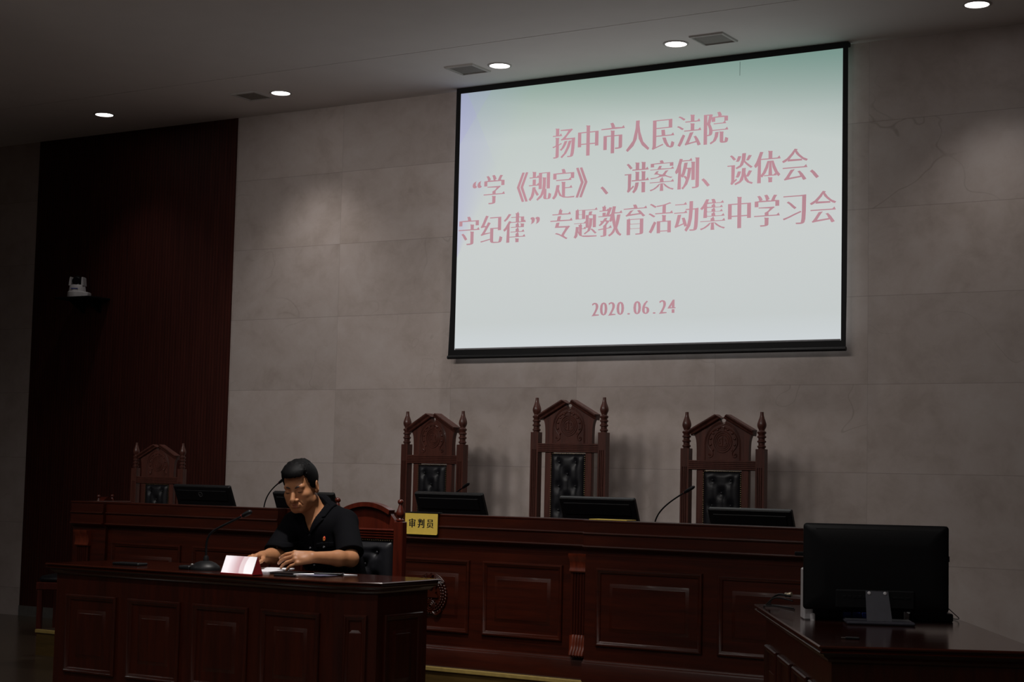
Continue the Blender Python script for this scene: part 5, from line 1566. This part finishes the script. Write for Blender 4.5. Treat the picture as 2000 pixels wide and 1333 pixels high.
    def col(X, Y, Z):
        P = [X - nc[0], Y - nc[1], Z - nc[2]]
        t = P[0] * nd[0] + P[1] * nd[1] + P[2] * nd[2]
        r = np.sqrt(np.maximum(0, P[0] ** 2 + P[1] ** 2 + P[2] ** 2 - t * t))
        return np.where(Y > -3.035, np.maximum(np.abs(r - 0.082) - 0.022, -t - 0.03), 0.3)
    onshirt('back_collar', col, 0.010, hi=(1.16, -2.85, 1.15))
    def boxd(cx, cz, w, h, slope=0.0):
        return lambda X, Y, Z: np.where(Y < -3.0, np.maximum(np.abs(X - cx) - w, np.abs(Z - cz - slope * (X - cx)) - h - 0.10 * (w - np.abs(X - cx))), 0.3)
    onshirt('pocket_flap', boxd(0.972, 0.882, 0.046, 0.012, 0.10), 0.0065)
    onshirt('pocket_flap', boxd(0.806, 0.880, 0.046, 0.012, -0.05), 0.0065)
    onshirt('placket', lambda X, Y, Z: np.where(Y < -2.95, np.maximum(np.abs(X - 0.893) - 0.014, Z - 0.934), 0.3), 0.0055, lo=(0.80, -3.34, 0.60))
    def on_front(x, z):
        i = int(round((x - S.lo[0]) / S.h)); kz = int(round((z - S.lo[2]) / S.h))
        col_ = D0[i, :, kz]; j = np.argmax(col_ < 0)
        return S.lo[1] + S.h * (j - 0.5)
    M_BTN = plain('grey_button', (0.10, 0.10, 0.11), 0.35)
    for x, z in ((0.972, 0.872), (0.806, 0.872), (0.893, 0.865), (0.893, 0.775)):
        b = MB(Matrix.Translation(-Vector(root.location))); y = on_front(x, z) - 0.0075
        b.lathe([(0.0, y - 0.0015), (0.004, y - 0.0025), (0.0055, y - 0.001), (0.0055, y + 0.004)], (x, 0, z), 14, 'y'); b.build('button', M_BTN, shirt)
    x, z = 0.972, 0.915; y = on_front(x, z) - 0.003
    bt = Matrix.Translation(-Vector(root.location))
    b = MB(bt); b.ell((x, y, z), (0.0095, 0.003, 0.0135), 16, 8); b.build('red_badge', plain('red_enamel', (0.62, 0.045, 0.015), 0.3), shirt)
    b = MB(bt); b.ell((x + 0.001, y - 0.0025, z - 0.007), (0.0055, 0.0015, 0.004), 10, 6); b.bbox(x - 0.001, x + 0.001, y - 0.005, y, z - 0.006, z + 0.008, 0.0005); b.bbox(x - 0.005, x + 0.005, y - 0.005, y, z + 0.003, z + 0.005, 0.0005)
    b.build('badge_emblem', plain('gold_enamel', (0.75, 0.42, 0.10), 0.3, 0.3), shirt)
    # ---- trousers and shoes (under the desk)
    T = Field((0.60, -3.45, 0.02), (1.20, -2.60, 0.72), 0.008)
    T.ell(pelv + (0, 0.0, 0.0), (0.180, 0.135, 0.11))
    for k in (-1, 1):
        hip = pelv + (k * 0.09, -0.03, -0.01); kn = np.array((0.89 + k * 0.12, -3.20, 0.505)); an = np.array((0.89 + k * 0.11, -3.13, 0.09))
        T.cap(hip, kn, 0.085, 0.064, 0.03).cap(kn, an, 0.063, 0.052, 0.02)
    T.build('trousers', M_TROUS, root, 1)
    for k in (-1, 1):
        G = Field((0.89 + k * 0.11 - 0.10, -3.36, -0.02), (0.89 + k * 0.11 + 0.10, -3.02, 0.16), 0.006)
        x = 0.89 + k * 0.11
        G.cap((x, -3.10, 0.045), (x, -3.25, 0.034), 0.042, 0.033, 0.02).cap((x, -3.12, 0.10), (x, -3.13, 0.05), 0.042, 0.042, 0.02)
        G.fn((x - 0.1, -3.36, -0.02), (x + 0.1, -3.02, 0.16), lambda X, Y, Z: Z - 0.004, 0.0, 'cut')
        G.build('shoe', M_BLACK, root, 1)
man()
